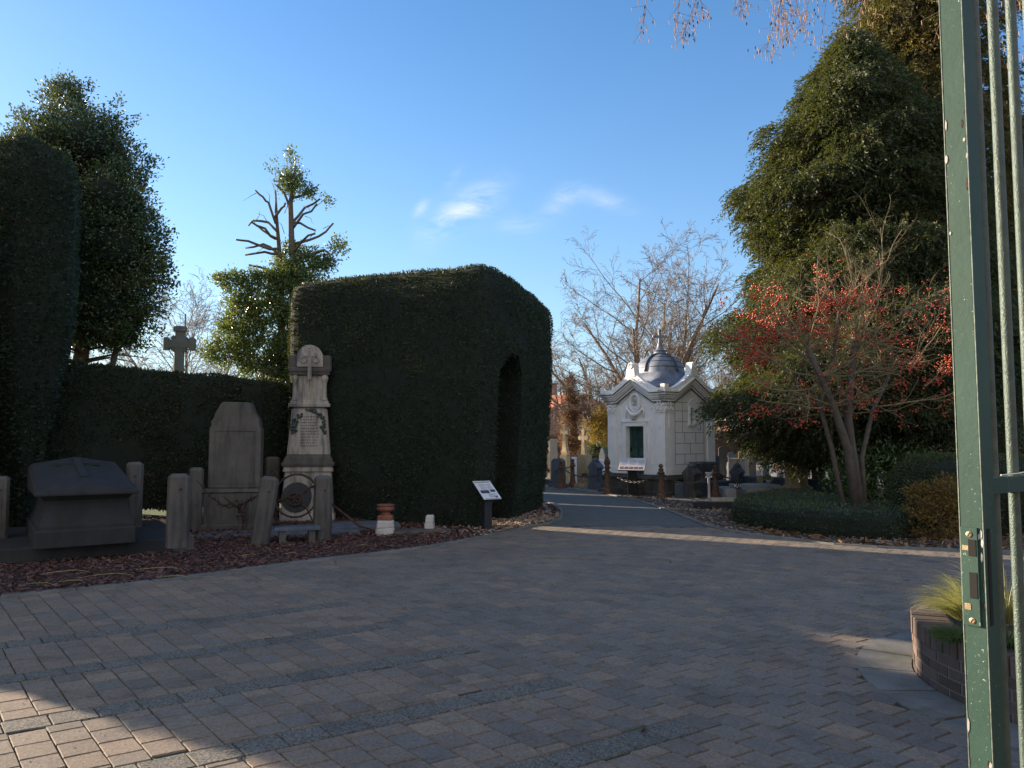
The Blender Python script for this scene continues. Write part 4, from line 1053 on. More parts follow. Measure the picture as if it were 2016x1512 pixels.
def post(label, px, py, top, w=.26, z=0.0, tilt=(0, 0), rz=None, mat='grey_stone', group='square stone posts around the old tombs', dep=None):
    p = G(px, py, z); h = at(px, top, p.y).z - z
    root = thing('stone_post', label, 'post', (p.x, p.y, z - .02), UA if rz is None else rz, group, tilt)
    mb = MB(); mb.box((0, 0, h / 2), (w, dep or w, h + .02), ch=w * .17, taper=.97)
    o = mb.build('shaft', M[mat], root, jitter=.006)
    mb = MB(); mb.lathe([(w * .05, 0), (w * .06, .008), (.001, .012)], (0, -w * .49, h * .80), 8, R=Matrix.Rotation(math.pi / 2, 3, 'X')); mb.build('iron_stud', M['rust_dark'], root)
    return root
post('upright square stone post on the platform corner, in front of the tomb', 349, 1072, 931, z=.22)
post('stone post behind the sloping tomb lid, before the low hedge', 261, 1040, 908, w=.24, z=.2)
post('dark stone post close against the left side of the wide headstone', 383, 1047, 919, w=.22)
post('leaning square stone post left of the little stone bench', 510, 1076, 936, w=.25, tilt=(0, .13), rz=UA - .15)
post('upright square stone post right of the little stone bench', 634, 1068, 935, w=.25, rz=UA - .1)
post('short stone post between the headstone and the tall monument', 534, 1022, 898, w=.26, rz=UA)
post('pale stone post cut by the left frame edge', -3, 1062, 936, w=.22, z=.2)

# wide stele
p = G(455, 1046)
root = thing('headstone', 'tall worn grey headstone with clipped shoulders on a wide plinth', 'headstone', (p.x + .02, p.y, 0), UA - .42)
k = p.y / F
mb = MB(); mb.box((0, .2, .33), (.96, .44, .66), ch=.02); mb.box((0, .2, .69), (1.02, .5, .06), taper=.94); mb.box((0, .2, .06), (1.04, .52, .12), ch=.02)
mb.build('plinth', M['grey_stone'], root, jitter=.008)
H0, W2 = .722, .43
poly = [(-W2, H0), (W2, H0), (W2, 1.72), (W2 * .93, 1.78), (W2 * .90, 1.90), (W2 * .72, 2.02), (W2 * .62, 2.14), (W2 * .50, 2.19), (-W2 * .50, 2.20), (-W2 * .60, 2.16), (-W2 * .80, 2.0), (-W2 * .84, 1.93), (-W2 * .97, 1.86), (-W2 * .94, 1.80), (-W2, 1.74)]
mb = MB(); mb.plate(poly, Matrix.Identity(3), .04, .34); bevel(mb.build('slab', M['grey_stone'], root, jitter=.01), .02)
# inscription border, barely legible: a sunken line frame
mb = MB()
for x0, x1, z0, z1 in ((-.33, .33, .80, .812), (-.33, .33, 1.70, 1.712), (-.33, -.318, .815, 1.697), (.318, .33, .815, 1.697)):
    mb.box(((x0 + x1) / 2, .037, (z0 + z1) / 2), (x1 - x0, .012, z1 - z0))
mb.build('carved_border', M['grey_stone'], root)

# tall monument with arched cap
p = G(598, 1030)
ang = UA - .40
root = thing('tall_monument', 'tall pale tapering grave monument with an arched cap, ivy garlands and moss', 'monument', (p.x, p.y + .28, 0), ang)
k = 1.0
mb = MB()
def bx_(mb, z0, z1, w0, w1, ch=.02): mb.box((0, .2, (z0 + z1) / 2), (w0, w0 * .86, z1 - z0), taper=w1 / w0, ch=ch)
bx_(mb, 0, .16, 1.02, 1.0); bx_(mb, .16, .95, .96, .86); bx_(mb, .95, 1.05, .92, .90); mb.build('base', M['pale_stone'], root, jitter=.008)
mb = MB(); bx_(mb, 1.05, 1.12, .96, .98); bx_(mb, 1.12, 1.19, .92, .90, .015); bx_(mb, 1.19, 1.27, .88, .80, .015); mb.build('lower_moulding', M['grey_stone'], root, jitter=.006)
mb = MB(); bx_(mb, 1.27, 2.17, .80, .66, .05); mb.build('middle_shaft', M['pale_stone'], root, jitter=.005)
mb = MB(); bx_(mb, 2.17, 2.23, .76, .78, .01); bx_(mb, 2.23, 2.29, .72, .70, .01); mb.build('upper_moulding', M['pale_stone'], root, jitter=.004)
mb = MB(); bx_(mb, 2.29, 2.78, .62, .60, .03); mb.build('upper_shaft', M['pale_stone'], root, jitter=.005)
for sx in (-1, 1):
    for yy in (-.055, .445):
        mb = MB(); mb.lathe([(.06, 2.29), (.06, 2.33), (.045, 2.35), (.042, 2.62), (.055, 2.66), (.07, 2.70), (.07, 2.74), (.05, 2.78)], (sx * .275, yy, 0), 12); mb.build('corner_column', M['pale_stone'], root, smooth=True, auto=40)
mb = MB(); bx_(mb, 2.78, 2.84, .74, .76, .01); bx_(mb, 2.84, 2.92, .80, .82, .02); mb.build('cornice', M['grey_stone'], root, jitter=.006)
mb = MB(); mb.box((0, .2, 3.04), (.80, .60, .24), ch=.03); mb.build('cap_block', M['grey_stone'], root, jitter=.006)
arc = [(-.24, 2.925)] + [(-.24 * math.cos(math.pi * i / 14), 3.10 + .25 * math.sin(math.pi * i / 14)) for i in range(15)] + [(.24, 2.925)]
mb = MB(); mb.plate(list(reversed(arc)), Matrix.Identity(3), -.16, .56); bevel(mb.build('arched_cap', M['pale_stone'], root, jitter=.004), .01)
mb = MB(); yf = -.17
mb.box((0, yf, 2.98), (.07, .03, .58)); mb.box((0, yf - .002, 3.16), (.26, .03, .06))
for s_ in (-1, 1): mb.torus((s_ * .11, yf, 3.06), .055, .014, None, 12, 5)
mb.torus((0, yf, 3.26), .03, .012, None, 10, 5); mb.build('carved_cross', M['pale_stone'], root)
for s_ in (-1, 1):
    mb = MB(); rd = random.Random(4 + s_)
    for i in range(30):
        t = rd.random(); z = 2.12 - t * .45; x = s_ * (.06 + .22 * min(1, t * 2.2)) + rd.gauss(0, .03)
        y = .2 - (.80 - (z - 1.27) / .9 * .14) * .43 - .012
        mb.ball((x, y, z), rd.uniform(.018, .034), 6, 4)
    mb.build('ivy_garland', plain('bronze_green_garland', (.035, .055, .05), .6, .1, .4, 20, .3) if s_ < 0 else bpy.data.materials['bronze_green_garland'], root)
# worn inscription grooves on the front
mb = MB(); rd = random.Random(9)
for i in range(11):
    z = 1.98 - i * .055; y = .2 - (.80 - (z - 1.27) / .9 * .14) * .43 - .001; x = -.16
    while x < .16:
        l = rd.uniform(.012, .03); mb.box((x + l / 2, y, z), (l, .006, .018)); x += l + rd.uniform(.008, .022)
mb.build('worn_inscription', M['grey_stone'], root)

# thorny wrought iron chains
def thorn_chain(name, label, a, b_, sag, group, seed, branches=()):
    root = thing(name, label, 'chain', a, 0, group); rd = random.Random(seed); mb = MB()
    n = 11; P_ = []
    for i in range(n + 1):
        t = i / n; q = a.lerp(b_, t) - a; q.z -= sag * 4 * t * (1 - t); P_.append(q)
    for off in (-.016, .016):
        mb.tube([q + Vector((0, off, rd.gauss(0, .012) + off * (1 if i % 2 else -1))) for i, q in enumerate(P_)], .009, 5)
    for i in range(1, n):
        for k in range(2):
            d = Vector((rd.gauss(0, 1), rd.gauss(0, .5), rd.gauss(0, 1))).normalized()
            mb.tube([P_[i], P_[i] + d * .05, P_[i] + d * .085 + Vector((0, 0, .01))], [.008, .006, .002], 4)
    mb.build('thorny_links', M['rust_dark'], root)
    return root
thorn_chain('thorny_chain', 'rusty thorn shaped iron chain sagging in front of the headstone plinth', at(393, 952, 12.3), at(506, 975, 11.4), .25, 'rusty thorny chains on the stone posts', 3)
thorn_chain('thorny_chain', 'rusty thorn shaped iron chain between the leaning post and the upright post', at(545, 985, 11.6), at(622, 952, 11.7), .07, 'rusty thorny chains on the stone posts', 4)
thorn_chain('thorny_chain', 'short rusty thorn shaped chain on the post behind the sloping tomb', at(262, 918, 12.1), at(300, 935, 12.7), .05, 'rusty thorny chains on the stone posts', 6)
# fallen iron ornament in front of the headstone
p = G(475, 1050)
root = thing('iron_ornament', 'broken rusty iron flower ornament leaning before the headstone plinth', 'iron ornament', (p.x, p.y, 0))
mb = MB(); rd = random.Random(6)
def q11(px, py, dy=0): v = at(px, py, p.y); return Vector((v.x - p.x, dy, v.z))
mb.tube([q11(477, 1048), q11(479, 1015), q11(471, 1000), q11(455, 990), q11(440, 978)], [.012, .02, .022, .016, .010], 6)
for i in range(26): mb.ball(q11(474 + rd.gauss(0, 5), 1004 + rd.gauss(0, 10), rd.gauss(0, .03)), rd.uniform(.015, .035), 6, 4)
mb.tube([q11(479, 1010), q11(486, 990), q11(497, 978)], [.01, .008, .005], 5)
mb.build('stem', M['rust_dark'], root)
# iron wreath
p = G(573, 1052)
root = thing('iron_wreath', 'rusty iron ring wreath with scrolls leaning against the tall monument', 'iron wreath', (p.x, p.y + .25, 0))
mb = MB(); c = at(573, 978, p.y); Rr = .36
Mt = Matrix.Rotation(-.2, 3, 'X')
mb.torus((0, 0, c.z), Rr, .017, Mt, 30, 6)
mb.torus((-.02, -.03, c.z - .06), .10, .012, Mt, 14, 5); mb.torus((.03, -.03, c.z - .10), .06, .014, Mt, 12, 5)
mb.tube([(-.28, -.05, c.z + .28), (-.33, -.06, c.z + .40), (-.38, -.06, c.z + .44), (-.42, -.06, c.z + .38), (-.37, -.06, c.z + .33)], [.02, .02, .02, .016, .01], 6)
mb.tube([(.08, -.05, c.z + .36), (.25, -.06, c.z + .28), (.40, -.06, c.z + .12)], [.012, .014, .012], 5)
mb.tube([(-.3, -.02, c.z - .1), (-.15, -.02, c.z - .02), (0, -.02, c.z - .08), (.18, -.02, c.z - .2), (.3, -.1, c.z - .38), (.42, -.2, .02)], [.014, .012, .016, .016, .014, .008], 5)
for i in range(14):
    a = i * .45; q = Mt @ Vector((Rr * math.cos(a), 0, Rr * math.sin(a))) + Vector((0, 0, c.z)); d = Vector((math.cos(a + .8), -.3, math.sin(a + .8))) * .06
    mb.tube([q, q + d], [.010, .003], 4)
mb.build('ring', M['rust_dark'], root, smooth=True)
mb = MB(); mb.lathe([(.001, 0), (.23, .01), (.26, .03), (.001, .06)], (.0, .05, c.z - .04), 20, R=Matrix.Rotation(math.pi / 2 - .2, 3, 'X')); mb.build('back_plate', M['granite_dark'], root)
# small bench
p = G(552, 1076)
root = thing('stone_bench', 'tiny low blue grey stone bench between two square posts', 'bench', (p.x, p.y, 0), UA - .22)
mb = MB(); mb.box((.24, .14, .245), (.66, .30, .055), ch=.01); bevel(mb.build('seat', M["bluestone"], root, jitter=.004), .006)
for x in (.03, .45):
    mb = MB(); mb.box((x, .13, .11), (.09, .22, .215)); mb.build('leg', M['grey_stone'], root, jitter=.004)
# dark slabs lying behind the bench and posts
p = G(520, 1068)
for nm, lb, px, py, sx, sy, h, mt in (('grave_slab', 'dark blue grey grave slab lying behind the little bench', 520, 1062, 1.5, 1.1, .09, 'bluestone'),
                                      ('grave_slab', 'flat stone slab in front of the wide headstone', 385, 1063, 1.1, .7, .05, 'bluestone'),
                                      ('grave_slab', 'low broken grave slab right of the upright post', 655, 1050, 1.15, .8, .11, 'bluestone'),
                                      ('grave_slab', 'irregular greyish ledger stone beside the terracotta urn', 775, 1058, .95, .35, .09, 'grey_stone')):
    q = G(px, py); root = thing(nm, lb, 'grave slab', (q.x, q.y, 0), UA - .25, 'stone slabs lying among the old tombs')
    poly = [(0, 0), (sx * .3, -.04), (sx * .6, .03), (sx, .0), (sx * 1.03, sy * .5), (sx * .97, sy), (sx * .4, sy * 1.04), (-.03, sy * .95)]
    mb = MB(); mb.prism(poly, 0, h, .97); bevel(mb.build('slab', M[mt], root, jitter=.012), .012)
# rusty bar
q = at(650, 990, 12.0); r_ = at(708, 1036, 11.8); q2 = at(735, 1043, 11.9)
root = thing('rusty_bar', 'long rusty iron bar slanting down behind the upright post', 'iron bar', q)
MB().tube([Vector((0, 0, 0)), r_ - q, q2 - q], [.018, .020, .012], 6).build('bar', M['rust_dark'], root)
# urn
p = G(756, 1058)
root = thing('stacked_blocks', 'small flaking white stone blocks stacked under the terracotta urn', 'stone blocks', (p.x, p.y + .13, 0), .1)
mb = MB(); mb.box((0, 0, .07), (.28, .26, .14), ch=.02); mb.build('block', M['white_block'], root, jitter=.02)
mb = MB(); mb.box((.004, 0, .205), (.27, .25, .12), ch=.02, rz=.06); mb.build('block', M['white_block'], root, jitter=.02)
mb = MB(); mb.box((0, 0, .305), (.25, .23, .075), ch=.02, rz=-.05); mb.build('block', M['terracotta'], root, jitter=.012)['label'] = 'terracotta coloured top block'
root = thing('terracotta_urn', 'squat terracotta urn standing on the stacked white blocks', 'urn', (p.x, p.y + .13, .343), .1)
mb = MB(); mb.lathe([(.085, 0), (.09, .02), (.06, .035), (.075, .05), (.13, .075), (.145, .10), (.14, .125), (.12, .14), (.145, .15), (.15, .165), (.12, .17), (.10, .155), (.001, .12)], (0, 0, 0), 22); mb.build('bowl', M['terracotta'], root, smooth=True)
p = G(845, 1052)
root = thing('stacked_blocks', 'narrow stack of white flaking blocks at the foot of the hedge', 'stone blocks', (p.x, p.y + .08, 0), -.1)
mb = MB(); mb.box((0, 0, .09), (.15, .15, .18), ch=.015); mb.build('block', M['white_block'], root, jitter=.015)
mb = MB(); mb.box((.003, 0, .245), (.14, .14, .12), ch=.015, rz=.1); mb.build('block', M['white_block'], root, jitter=.015)
mb = MB(); mb.box((.15, -.02, .05), (.10, .12, .10), ch=.01, rz=.1); mb.build('block', M['terracotta'], root, jitter=.01)['label'] = 'small terracotta brick beside the stack'

# stone cross above the low hedge
p = at(348, 860, 18.6)
root = thing('stone_cross', 'weathered grey stone cross with flared ends rising behind the low hedge', 'cross', (p.x, 18.6, 0), .12)
mb = MB(); cz_ = at(348, 677, 18.6).z; top = at(348, 642, 18.6).z
mb.box((0, 0, 1.2), (.34, .34, 2.4), taper=.8, ch=.03); mb.build('shaft', M['cross_grey'], root, jitter=.006)
mb = MB(); mb.box((0, 0, (2.4 + top) / 2), (.22, .18, top - 2.4), taper=.86, ch=.02); mb.box((0, 0, cz_), (.66, .175, .20), ch=.02)
for sx in (-1, 1): mb.box((sx * .30, 0, cz_), (.13, .22, .31), ch=.03)
mb.box((0, 0, top - .07), (.30, .22, .12), ch=.03)
for sx in (-1, 1):
    for sz in (-1, 1): mb.box((sx * .13, 0, cz_ + sz * .13), (.10, .14, .10), R=Matrix.Rotation(math.pi / 4, 3, 'Y'))
mb.build('cross', M['cross_grey'], root, jitter=.006)
#@@PART3@@
# ------------------------------------------------------------------ chapel
CA = rad(-52)
cc = Vector((4.16, 21.0)) + (Vector((-.616, .788)) + Vector((.788, .616))) * 1.05
chapel = thing('grave_chapel', 'small white neoclassical grave chapel with a blue grey dome and green door', 'chapel', (cc.x, cc.y, 0), CA)
S = 1.05
FACES = [Matrix.Rotation(a, 3, 'Z') for a in (0, math.pi / 2, math.pi, -math.pi / 2)]   # front (-y), right (+x), back, left
def fbox(mb, k, c, size, R=None):
    """box placed on face k; c = (along, depth outward from wall, z)"""
    Mx = FACES[k]; v = Mx @ Vector((c[0], -S - c[1], c[2]))
    mb.box(v, size, R=Mx @ R if R is not None else Mx)
def fplate(mb, k, poly, o0, o1):
    Mx = FACES[k]; mb.plate(poly, Mx, -S - o1, -S - o0)
# dark stone base
mb = MB(); mb.box((0, 0, .22), (2.48, 2.48, .44), ch=.02); mb.box((0, 0, .47), (2.56, 2.56, .07), ch=.02); mb.box((0, 0, .53), (2.36, 2.36, .06), ch=.02)
mb.box((0, 0, .06), (2.62, 2.62, .12), ch=.02)
mb.build('stone_base', M['grey_stone'], chapel, jitter=.004)
# wall with door opening on the front
gable = lambda w, z0, z1, zp: [(-w, z0), (w, z0), (w, z1), (0, zp), (-w, z1)]
mb = MB()
dw, dh = .335, 1.90; dx = -.02
for k in range(4):
    e = S - .16 + .002 * k
    if k == 0:
        fplate(mb, k, [(-e, .56), (dx - dw, .56), (dx - dw, 2.86), (-e, 2.86)], -.16, 0)
        fplate(mb, k, [(dx + dw, .56), (e, .56), (e, 2.86), (dx + dw, 2.86)], -.16, 0)
        fplate(mb, k, [(dx - dw, dh), (dx + dw, dh), (dx + dw, 2.86), (dx - dw, 2.86)], -.158, -.001)
        fplate(mb, k, [(-e, 2.861), (e, 2.861), (0, 3.25)], -.16, .0)
    elif k == 1:
        wx, wz0, wz1, ww = .10, 1.97, 2.42, .075
        fplate(mb, k, [(-e, .56), (wx - ww, .56), (wx - ww, 2.86), (-e, 2.86)], -.16, 0)
        fplate(mb, k, [(wx + ww, .56), (e, .56), (e, 2.86), (wx + ww, 2.86)], -.16, 0)
        fplate(mb, k, [(wx - ww, .56), (wx + ww, .56), (wx + ww, wz0), (wx - ww, wz0)], -.158, -.001)
        fplate(mb, k, [(wx - ww, wz1), (wx + ww, wz1), (wx + ww, 2.86), (wx - ww, 2.86)], -.158, -.001)
        fplate(mb, k, [(-e, 2.861), (e, 2.861), (0, 3.25)], -.16, 0)
    else:
        fplate(mb, k, [(-e, .56), (e, .56), (e, 2.86), (0, 3.25), (-e, 2.86)], -.16, 0)
mb.build('wall', M['chapel_white'], chapel)
mb = MB()
for sx in (-1, 1):
    for sy in (-1, 1):
        mb = MB()
        mb.box((sx * (S - .13), sy * (S - .13), 1.72), (.34, .34, 2.32), ch=.006)
        mb.box((sx * (S - .13), sy * (S - .13), .64), (.38, .38, .16), ch=.012)
        mb.box((sx * (S - .13), sy * (S - .13), .745), (.36, .36, .05), ch=.012)
        mb.build('pilaster', M['chapel_white'], chapel)

# capitals with volutes and pendant drops
for k in (0, 1, 2, 3):
    for s_ in (-1, 1):
        x = s_ * (S - .13); mb = MB()
        fbox(mb, k, (x, .055, 2.49), (.36, .05, .035)); fbox(mb, k, (x, .05, 2.28), (.33, .035, .02))
        Mx = FACES[k]
        for q in (-1, 1):
            c = Mx @ Vector((x + q * .085, -S - .075, 2.385)); mb.torus(c, .055, .020, Mx, 12, 5)
            c = Mx @ Vector((x + q * .085, -S - .075, 2.385)); mb.ball(c, .022, 6, 5)
        mb.torus(Mx @ Vector((x, -S - .07, 2.54)), .055, .022, Mx, 12, 5)
        fbox(mb, k, (x, .05, 2.06), (.018, .02, .34)); mb.ball(Mx @ Vector((x, -S - .06, 1.86)), .024, 6, 5); mb.ball(Mx @ Vector((x, -S - .06, 2.22)), .028, 6, 5)
        mb.build('capital', M['chapel_white'], chapel, smooth=True, auto=35)
# cornice: stepped bands that run level at the corners and rise to the gable
def chev(xo, zc, zp, xl, t):
    return [(-xo, zc), (-xl, zc), (0, zp), (xl, zc), (xo, zc), (xo, zc + t), (xl - .02, zc + t), (0, zp + t), (-xl + .02, zc + t), (-xo, zc + t)]
mb = MB()
for k in range(4):
    d = .0017 * k
    for i, (o, zc, zp, t) in enumerate(((.085, 2.58, 2.98, .055), (.11, 2.637, 3.037, .05), (.145, 2.69, 3.09, .06), (.19, 2.752, 3.152, .06), (.225, 2.815, 3.215, .05))):
        poly = chev(S + o, zc, zp, .70, t)
        poly = [(x, z) for x, z in poly]
        # outer edge split into convex pieces
        A_, B_ = poly[:3] + poly[7:], [poly[2], poly[3], poly[4], poly[5], poly[6], poly[7]]
        fplate(mb, k, [poly[0], poly[1], poly[8], poly[9]], -.1 + i * .012, o + d)
        fplate(mb, k, [poly[1], poly[2], poly[7], poly[8]], -.1 + i * .012, o + d)
        fplate(mb, k, [poly[2], poly[3], poly[6], poly[7]], -.1 + i * .012, o + d)
        fplate(mb, k, [poly[3], poly[4], poly[5], poly[6]], -.1 + i * .012, o + d)
mb.build('cornice', M['chapel_white'], chapel)
mb = MB()
for k in range(4):
    for i, (o, zc) in enumerate(((.062, 2.55), (.089, 2.632), (.205, 2.812))):
        poly = chev(S + o, zc, zc + .40, .70, .013)
        for q in ((0, 1, 8, 9), (1, 2, 7, 8), (2, 3, 6, 7), (3, 4, 5, 6)): fplate(mb, k, [poly[j] for j in q], o - .05, o + .026 + .0013 * k)
mb.build('cornice_line', M['chapel_joint'], chapel)
# parapet with swooping outline and scrolled block at the gable top
for k in range(4):
    mb = MB(); n = 12
    def top(x):
        t = abs(x) / (S + .19)
        return 2.87 + .17 * t ** 6 + .62 * max(0, 1 - t * 1.10) ** 1.55
    def bot(x): return 2.86 + .40 * max(0, 1 - abs(x) / .70)
    xs = [-(S + .19) + (S + .19) * 2 * i / 24 for i in range(25)]
    for a, b_ in zip(xs, xs[1:]):
        fplate(mb, k, [(a, bot(a) - .02), (b_, bot(b_) - .02), (b_, max(top(b_), bot(b_) + .05)), (a, max(top(a), bot(a) + .05))], .03, .175 + .0015 * k)
    pm = mb
    mb = MB(); Mx = FACES[k]
    arc = [(-.15, 3.30), (.15, 3.30)] + [(.115 * math.cos(math.pi * i / 10), 3.60 + .10 * math.sin(math.pi * i / 10)) for i in range(11)]
    fplate(mb, k, arc, -.02, .20)
    mb.torus(Mx @ Vector((0, -S - .21, 3.60)), .065, .018, Mx, 14, 5); mb.ball(Mx @ Vector((0, -S - .20, 3.60)), .025, 6, 5)
    for s_ in (-1, 1):
        for j in range(7):
            t = (j + .5) / 7; x = s_ * (.2 + t * .85)
            pm.torus(Mx @ Vector((x, -S - .178, (top(x) + bot(x)) / 2 + .01)), .028, .010, Mx, 8, 4)
    mb.build('scrolled_acroterion', M['chapel_white'], chapel)
    pm.build('parapet', M['chapel_white'], chapel)
# front details: door surround, panels, medallion, garland
mb = MB()
for s_ in (-1, 1): fbox(mb, 0, (dx + s_ * (dw + .055), .02, 1.26), (.11, .05, 1.4)); fbox(mb, 0, (dx + s_ * (dw + .14), .012, 1.27), (.05, .03, 1.42))
fbox(mb, 0, (dx, .022, 1.955), (2 * dw + .22, .054, .11)); fbox(mb, 0, (dx, .03, 2.04), (2 * dw + .34, .07, .05)); fbox(mb, 0, (dx, .012, 2.0), (2 * dw + .36, .028, .03))
mb.build('door_surround', M['chapel_white'], chapel)
mb = MB()
for s_ in (-1, 1):
    x = s_ * .70
    for zz in np.arange(.80, 2.5, .055): mb.ball(FACES[0] @ Vector((x + s_ * .03, -S - .01, zz)), .017, 6, 4)
    for z0, z1 in ((.85, 1.3), (1.36, 1.8), (1.86, 2.4)):
        for xx in (-.045, .045): fbox(mb, 0, (x - s_ * .09 + xx, .008, (z0 + z1) / 2), (.014, .018, z1 - z0))
        for zz in (z0, z1): fbox(mb, 0, (x - s_ * .09, .0085, zz), (.104, .017, .014))
mb.build('beaded_panel', M['chapel_white'], chapel)
med = MB(); Mx = FACES[0]; mc_ = Mx @ Vector((0, -S - .05, 2.56))
R2 = Mx @ Matrix(((.86, 0, 0), (0, 1, 0), (0, 0, 1.12)))
med.torus(mc_, .215, .042, R2, 28, 8); med.torus(mc_, .15, .012, R2, 24, 5)
o_med = med.build('medallion_wreath', M['chapel_white'], chapel, smooth=True)
mb = MB(); mb.lathe([(.001, .03), (.15, .025), (.155, 0)], Mx @ Vector((0, -S, 2.56)), 24, R=Mx @ Matrix.Rotation(math.pi / 2, 3, 'X') @ Matrix(((.86, 0, 0), (0, 1.12, 0), (0, 0, 1)))); mb.build('medallion', M['chapel_white'], chapel)
mb = MB(); rd = random.Random(3)
for i in range(5): fbox(mb, 0, (rd.uniform(-.012, .012), .034, 2.64 - i * .038), (rd.uniform(.10, .17), .008, .014))
mb.build('worn_inscription', M['grey_stone'], chapel)
mb = MB(); P_ = []
for i in range(13):
    t = i / 12 * 2 - 1; P_.append(Mx @ Vector((t * .30, -S - .05 - .02 * (1 - t * t), 2.42 - .20 * (1 - t * t) + .0)))
mb.tube(P_, [.02 + .045 * math.sin(math.pi * i / 12) for i in range(13)], 8)
for s_ in (-1, 1):
    mb.tube([Mx @ Vector((s_ * .30, -S - .05, 2.44)), Mx @ Vector((s_ * .34, -S - .045, 2.30)), Mx @ Vector((s_ * .33, -S - .04, 2.14))], [.035, .025, .02], 6)
    mb.ball(Mx @ Vector((s_ * .31, -S - .05, 2.45)), .04, 7, 5)
mb.build('garland', M['chapel_white'], chapel, smooth=True)
mb = MB()
for a in (-70, -40, -15, 15, 40, 70):
    d = Vector((math.sin(rad(a)), 0, -math.cos(rad(a)) * .55)); p0 = Mx @ Vector((dx, -S - .07, 2.12)); mb.tube([p0, p0 + Mx @ (d * .09), p0 + Mx @ (d * .16 + Vector((0, 0, .02)))], [.012, .014, .004], 5)
mb.build('leaf_spray', M['cream_stone'], chapel)
# dentilled gable moulding
mb = MB()
for s_ in (-1, 1):
    for j in range(10):
        t = (j + .5) / 10; fbox(mb, 0, (s_ * t * .62, .02, 2.93 - t * .36 + .0), (.035, .04, .05)); fbox(mb, 1, (s_ * t * .62, .02, 2.93 - t * .36), (.035, .04, .05))
mb.build('dentils', M['chapel_white'], chapel)
# door
door = None
mb = MB(); fbox(mb, 0, (dx, -.125, 1.02), (2 * dw - .01, .03, 1.74)); door = mb.build('door', M['door_green'], chapel)
mb = MB()
for x0 in (-.15, .15):
    fbox(mb, 0, (dx + x0, -.105, 1.55), (.20, .012, .55)); fbox(mb, 0, (dx + x0, -.105, .72), (.20, .012, .70))
mb.torus(Mx @ Vector((dx, -S + .10, 1.52)), .13, .012, Mx, 18, 5); mb.torus(Mx @ Vector((dx, -S + .10, 1.52)), .06, .012, Mx, 12, 5)
for j in range(8):
    a = j * math.pi / 4; p0 = Mx @ Vector((dx, -S + .10, 1.52)); d = Mx @ Vector((math.cos(a), 0, math.sin(a))); mb.tube([p0 + d * .04, p0 + d * .2], .008, 4)
for z in (1.25, 1.80): mb.torus(Mx @ Vector((dx, -S + .10, z)), .07, .009, Mx, 12, 4)
fbox(mb, 0, (dx, -.10, 1.02), (.02, .02, 1.70)); mb.build('bronze_relief', plain('relief_bronze', (.02, .06, .055), .5, .3, .4, 30, .3), door)
mb = MB(); fbox(mb, 0, (dx - dw + .07, -.09, 1.25), (.03, .05, .12)); mb.build('handle', M['sign_black'], door)
mb = MB(); fbox(mb, 0, (dx, .20, .26), (.9, .34, .14)); fbox(mb, 0, (dx, .33, .09), (1.0, .5, .18)); mb.build('door_step', M['grey_stone'], chapel)
# window on the right face
mb = MB()
for s_ in (-1, 1): fbox(mb, 1, (wx + s_ * (ww + .035), .02, (wz0 + wz1) / 2), (.07, .05, wz1 - wz0))
fbox(mb, 1, (wx, .025, wz0 - .03), (2 * ww + .19, .06, .06)); fbox(mb, 1, (wx, .022, wz1 + .03), (2 * ww + .14, .055, .06))
fplate(mb, 1, [(wx - .17, wz1 + .075), (wx + .17, wz1 + .075), (wx + .17, wz1 + .13), (wx, wz1 + .26), (wx - .17, wz1 + .13)], 0, .03)
win = mb.build('window', M['chapel_white'], chapel)
mb = MB(); fbox(mb, 1, (wx, -.13, (wz0 + wz1) / 2), (2 * ww, .02, wz1 - wz0)); mb.build('pane', M['black'], win)
mb = MB()
for q in (-.03, .03): fbox(mb, 1, (wx + q, -.03, (wz0 + wz1) / 2), (.010, .010, wz1 - wz0))
fbox(mb, 1, (wx, -.03, 2.20), (2 * ww, .010, .010)); mb.build('bars', M['rust_dark'], win)
mb = MB(); fbox(mb, 1, (wx + .03, .06, 2.235), (.62, .012, .012)); mb.build('iron_rod', M['white_frame'], win)
# painted block joints on the right and left faces
mb = MB(); jt = .011
for k in (1, 3):
    X0, X1 = -.62, .62
    rows = [.84, 1.12, 1.42, 1.72, 2.02, 2.32, 2.56]
    for zz in rows: 
        if k == 1 and wz0 - .06 < zz < wz1 + .1:
            fbox(mb, k, ((X0 + wx - ww - .07) / 2, .0, zz), (wx - ww - .07 - X0, .008, jt)); fbox(mb, k, ((X1 + wx + ww + .07) / 2, .0, zz), (X1 - wx - ww - .07, .008, jt))
        else: fbox(mb, k, (0, .0, zz), (X1 - X0, .008, jt))
    for i, (z0, z1) in enumerate(zip(rows, rows[1:])):
        for xx in ((-.22, .26) if i % 2 == 0 else (.02,)):
            if k == 1 and z1 > wz0 - .06: xx = -.30 if xx < .1 else .42
            fbox(mb, k, (xx, .001, (z0 + z1) / 2), (jt, .008, z1 - z0 - jt))
    for xx in (X0, X1): fbox(mb, k, (xx, .0005, (rows[0] + rows[-1]) / 2), (jt, .008, rows[-1] - rows[0] + jt))
mb.build('block_joints', M['chapel_joint'], chapel)
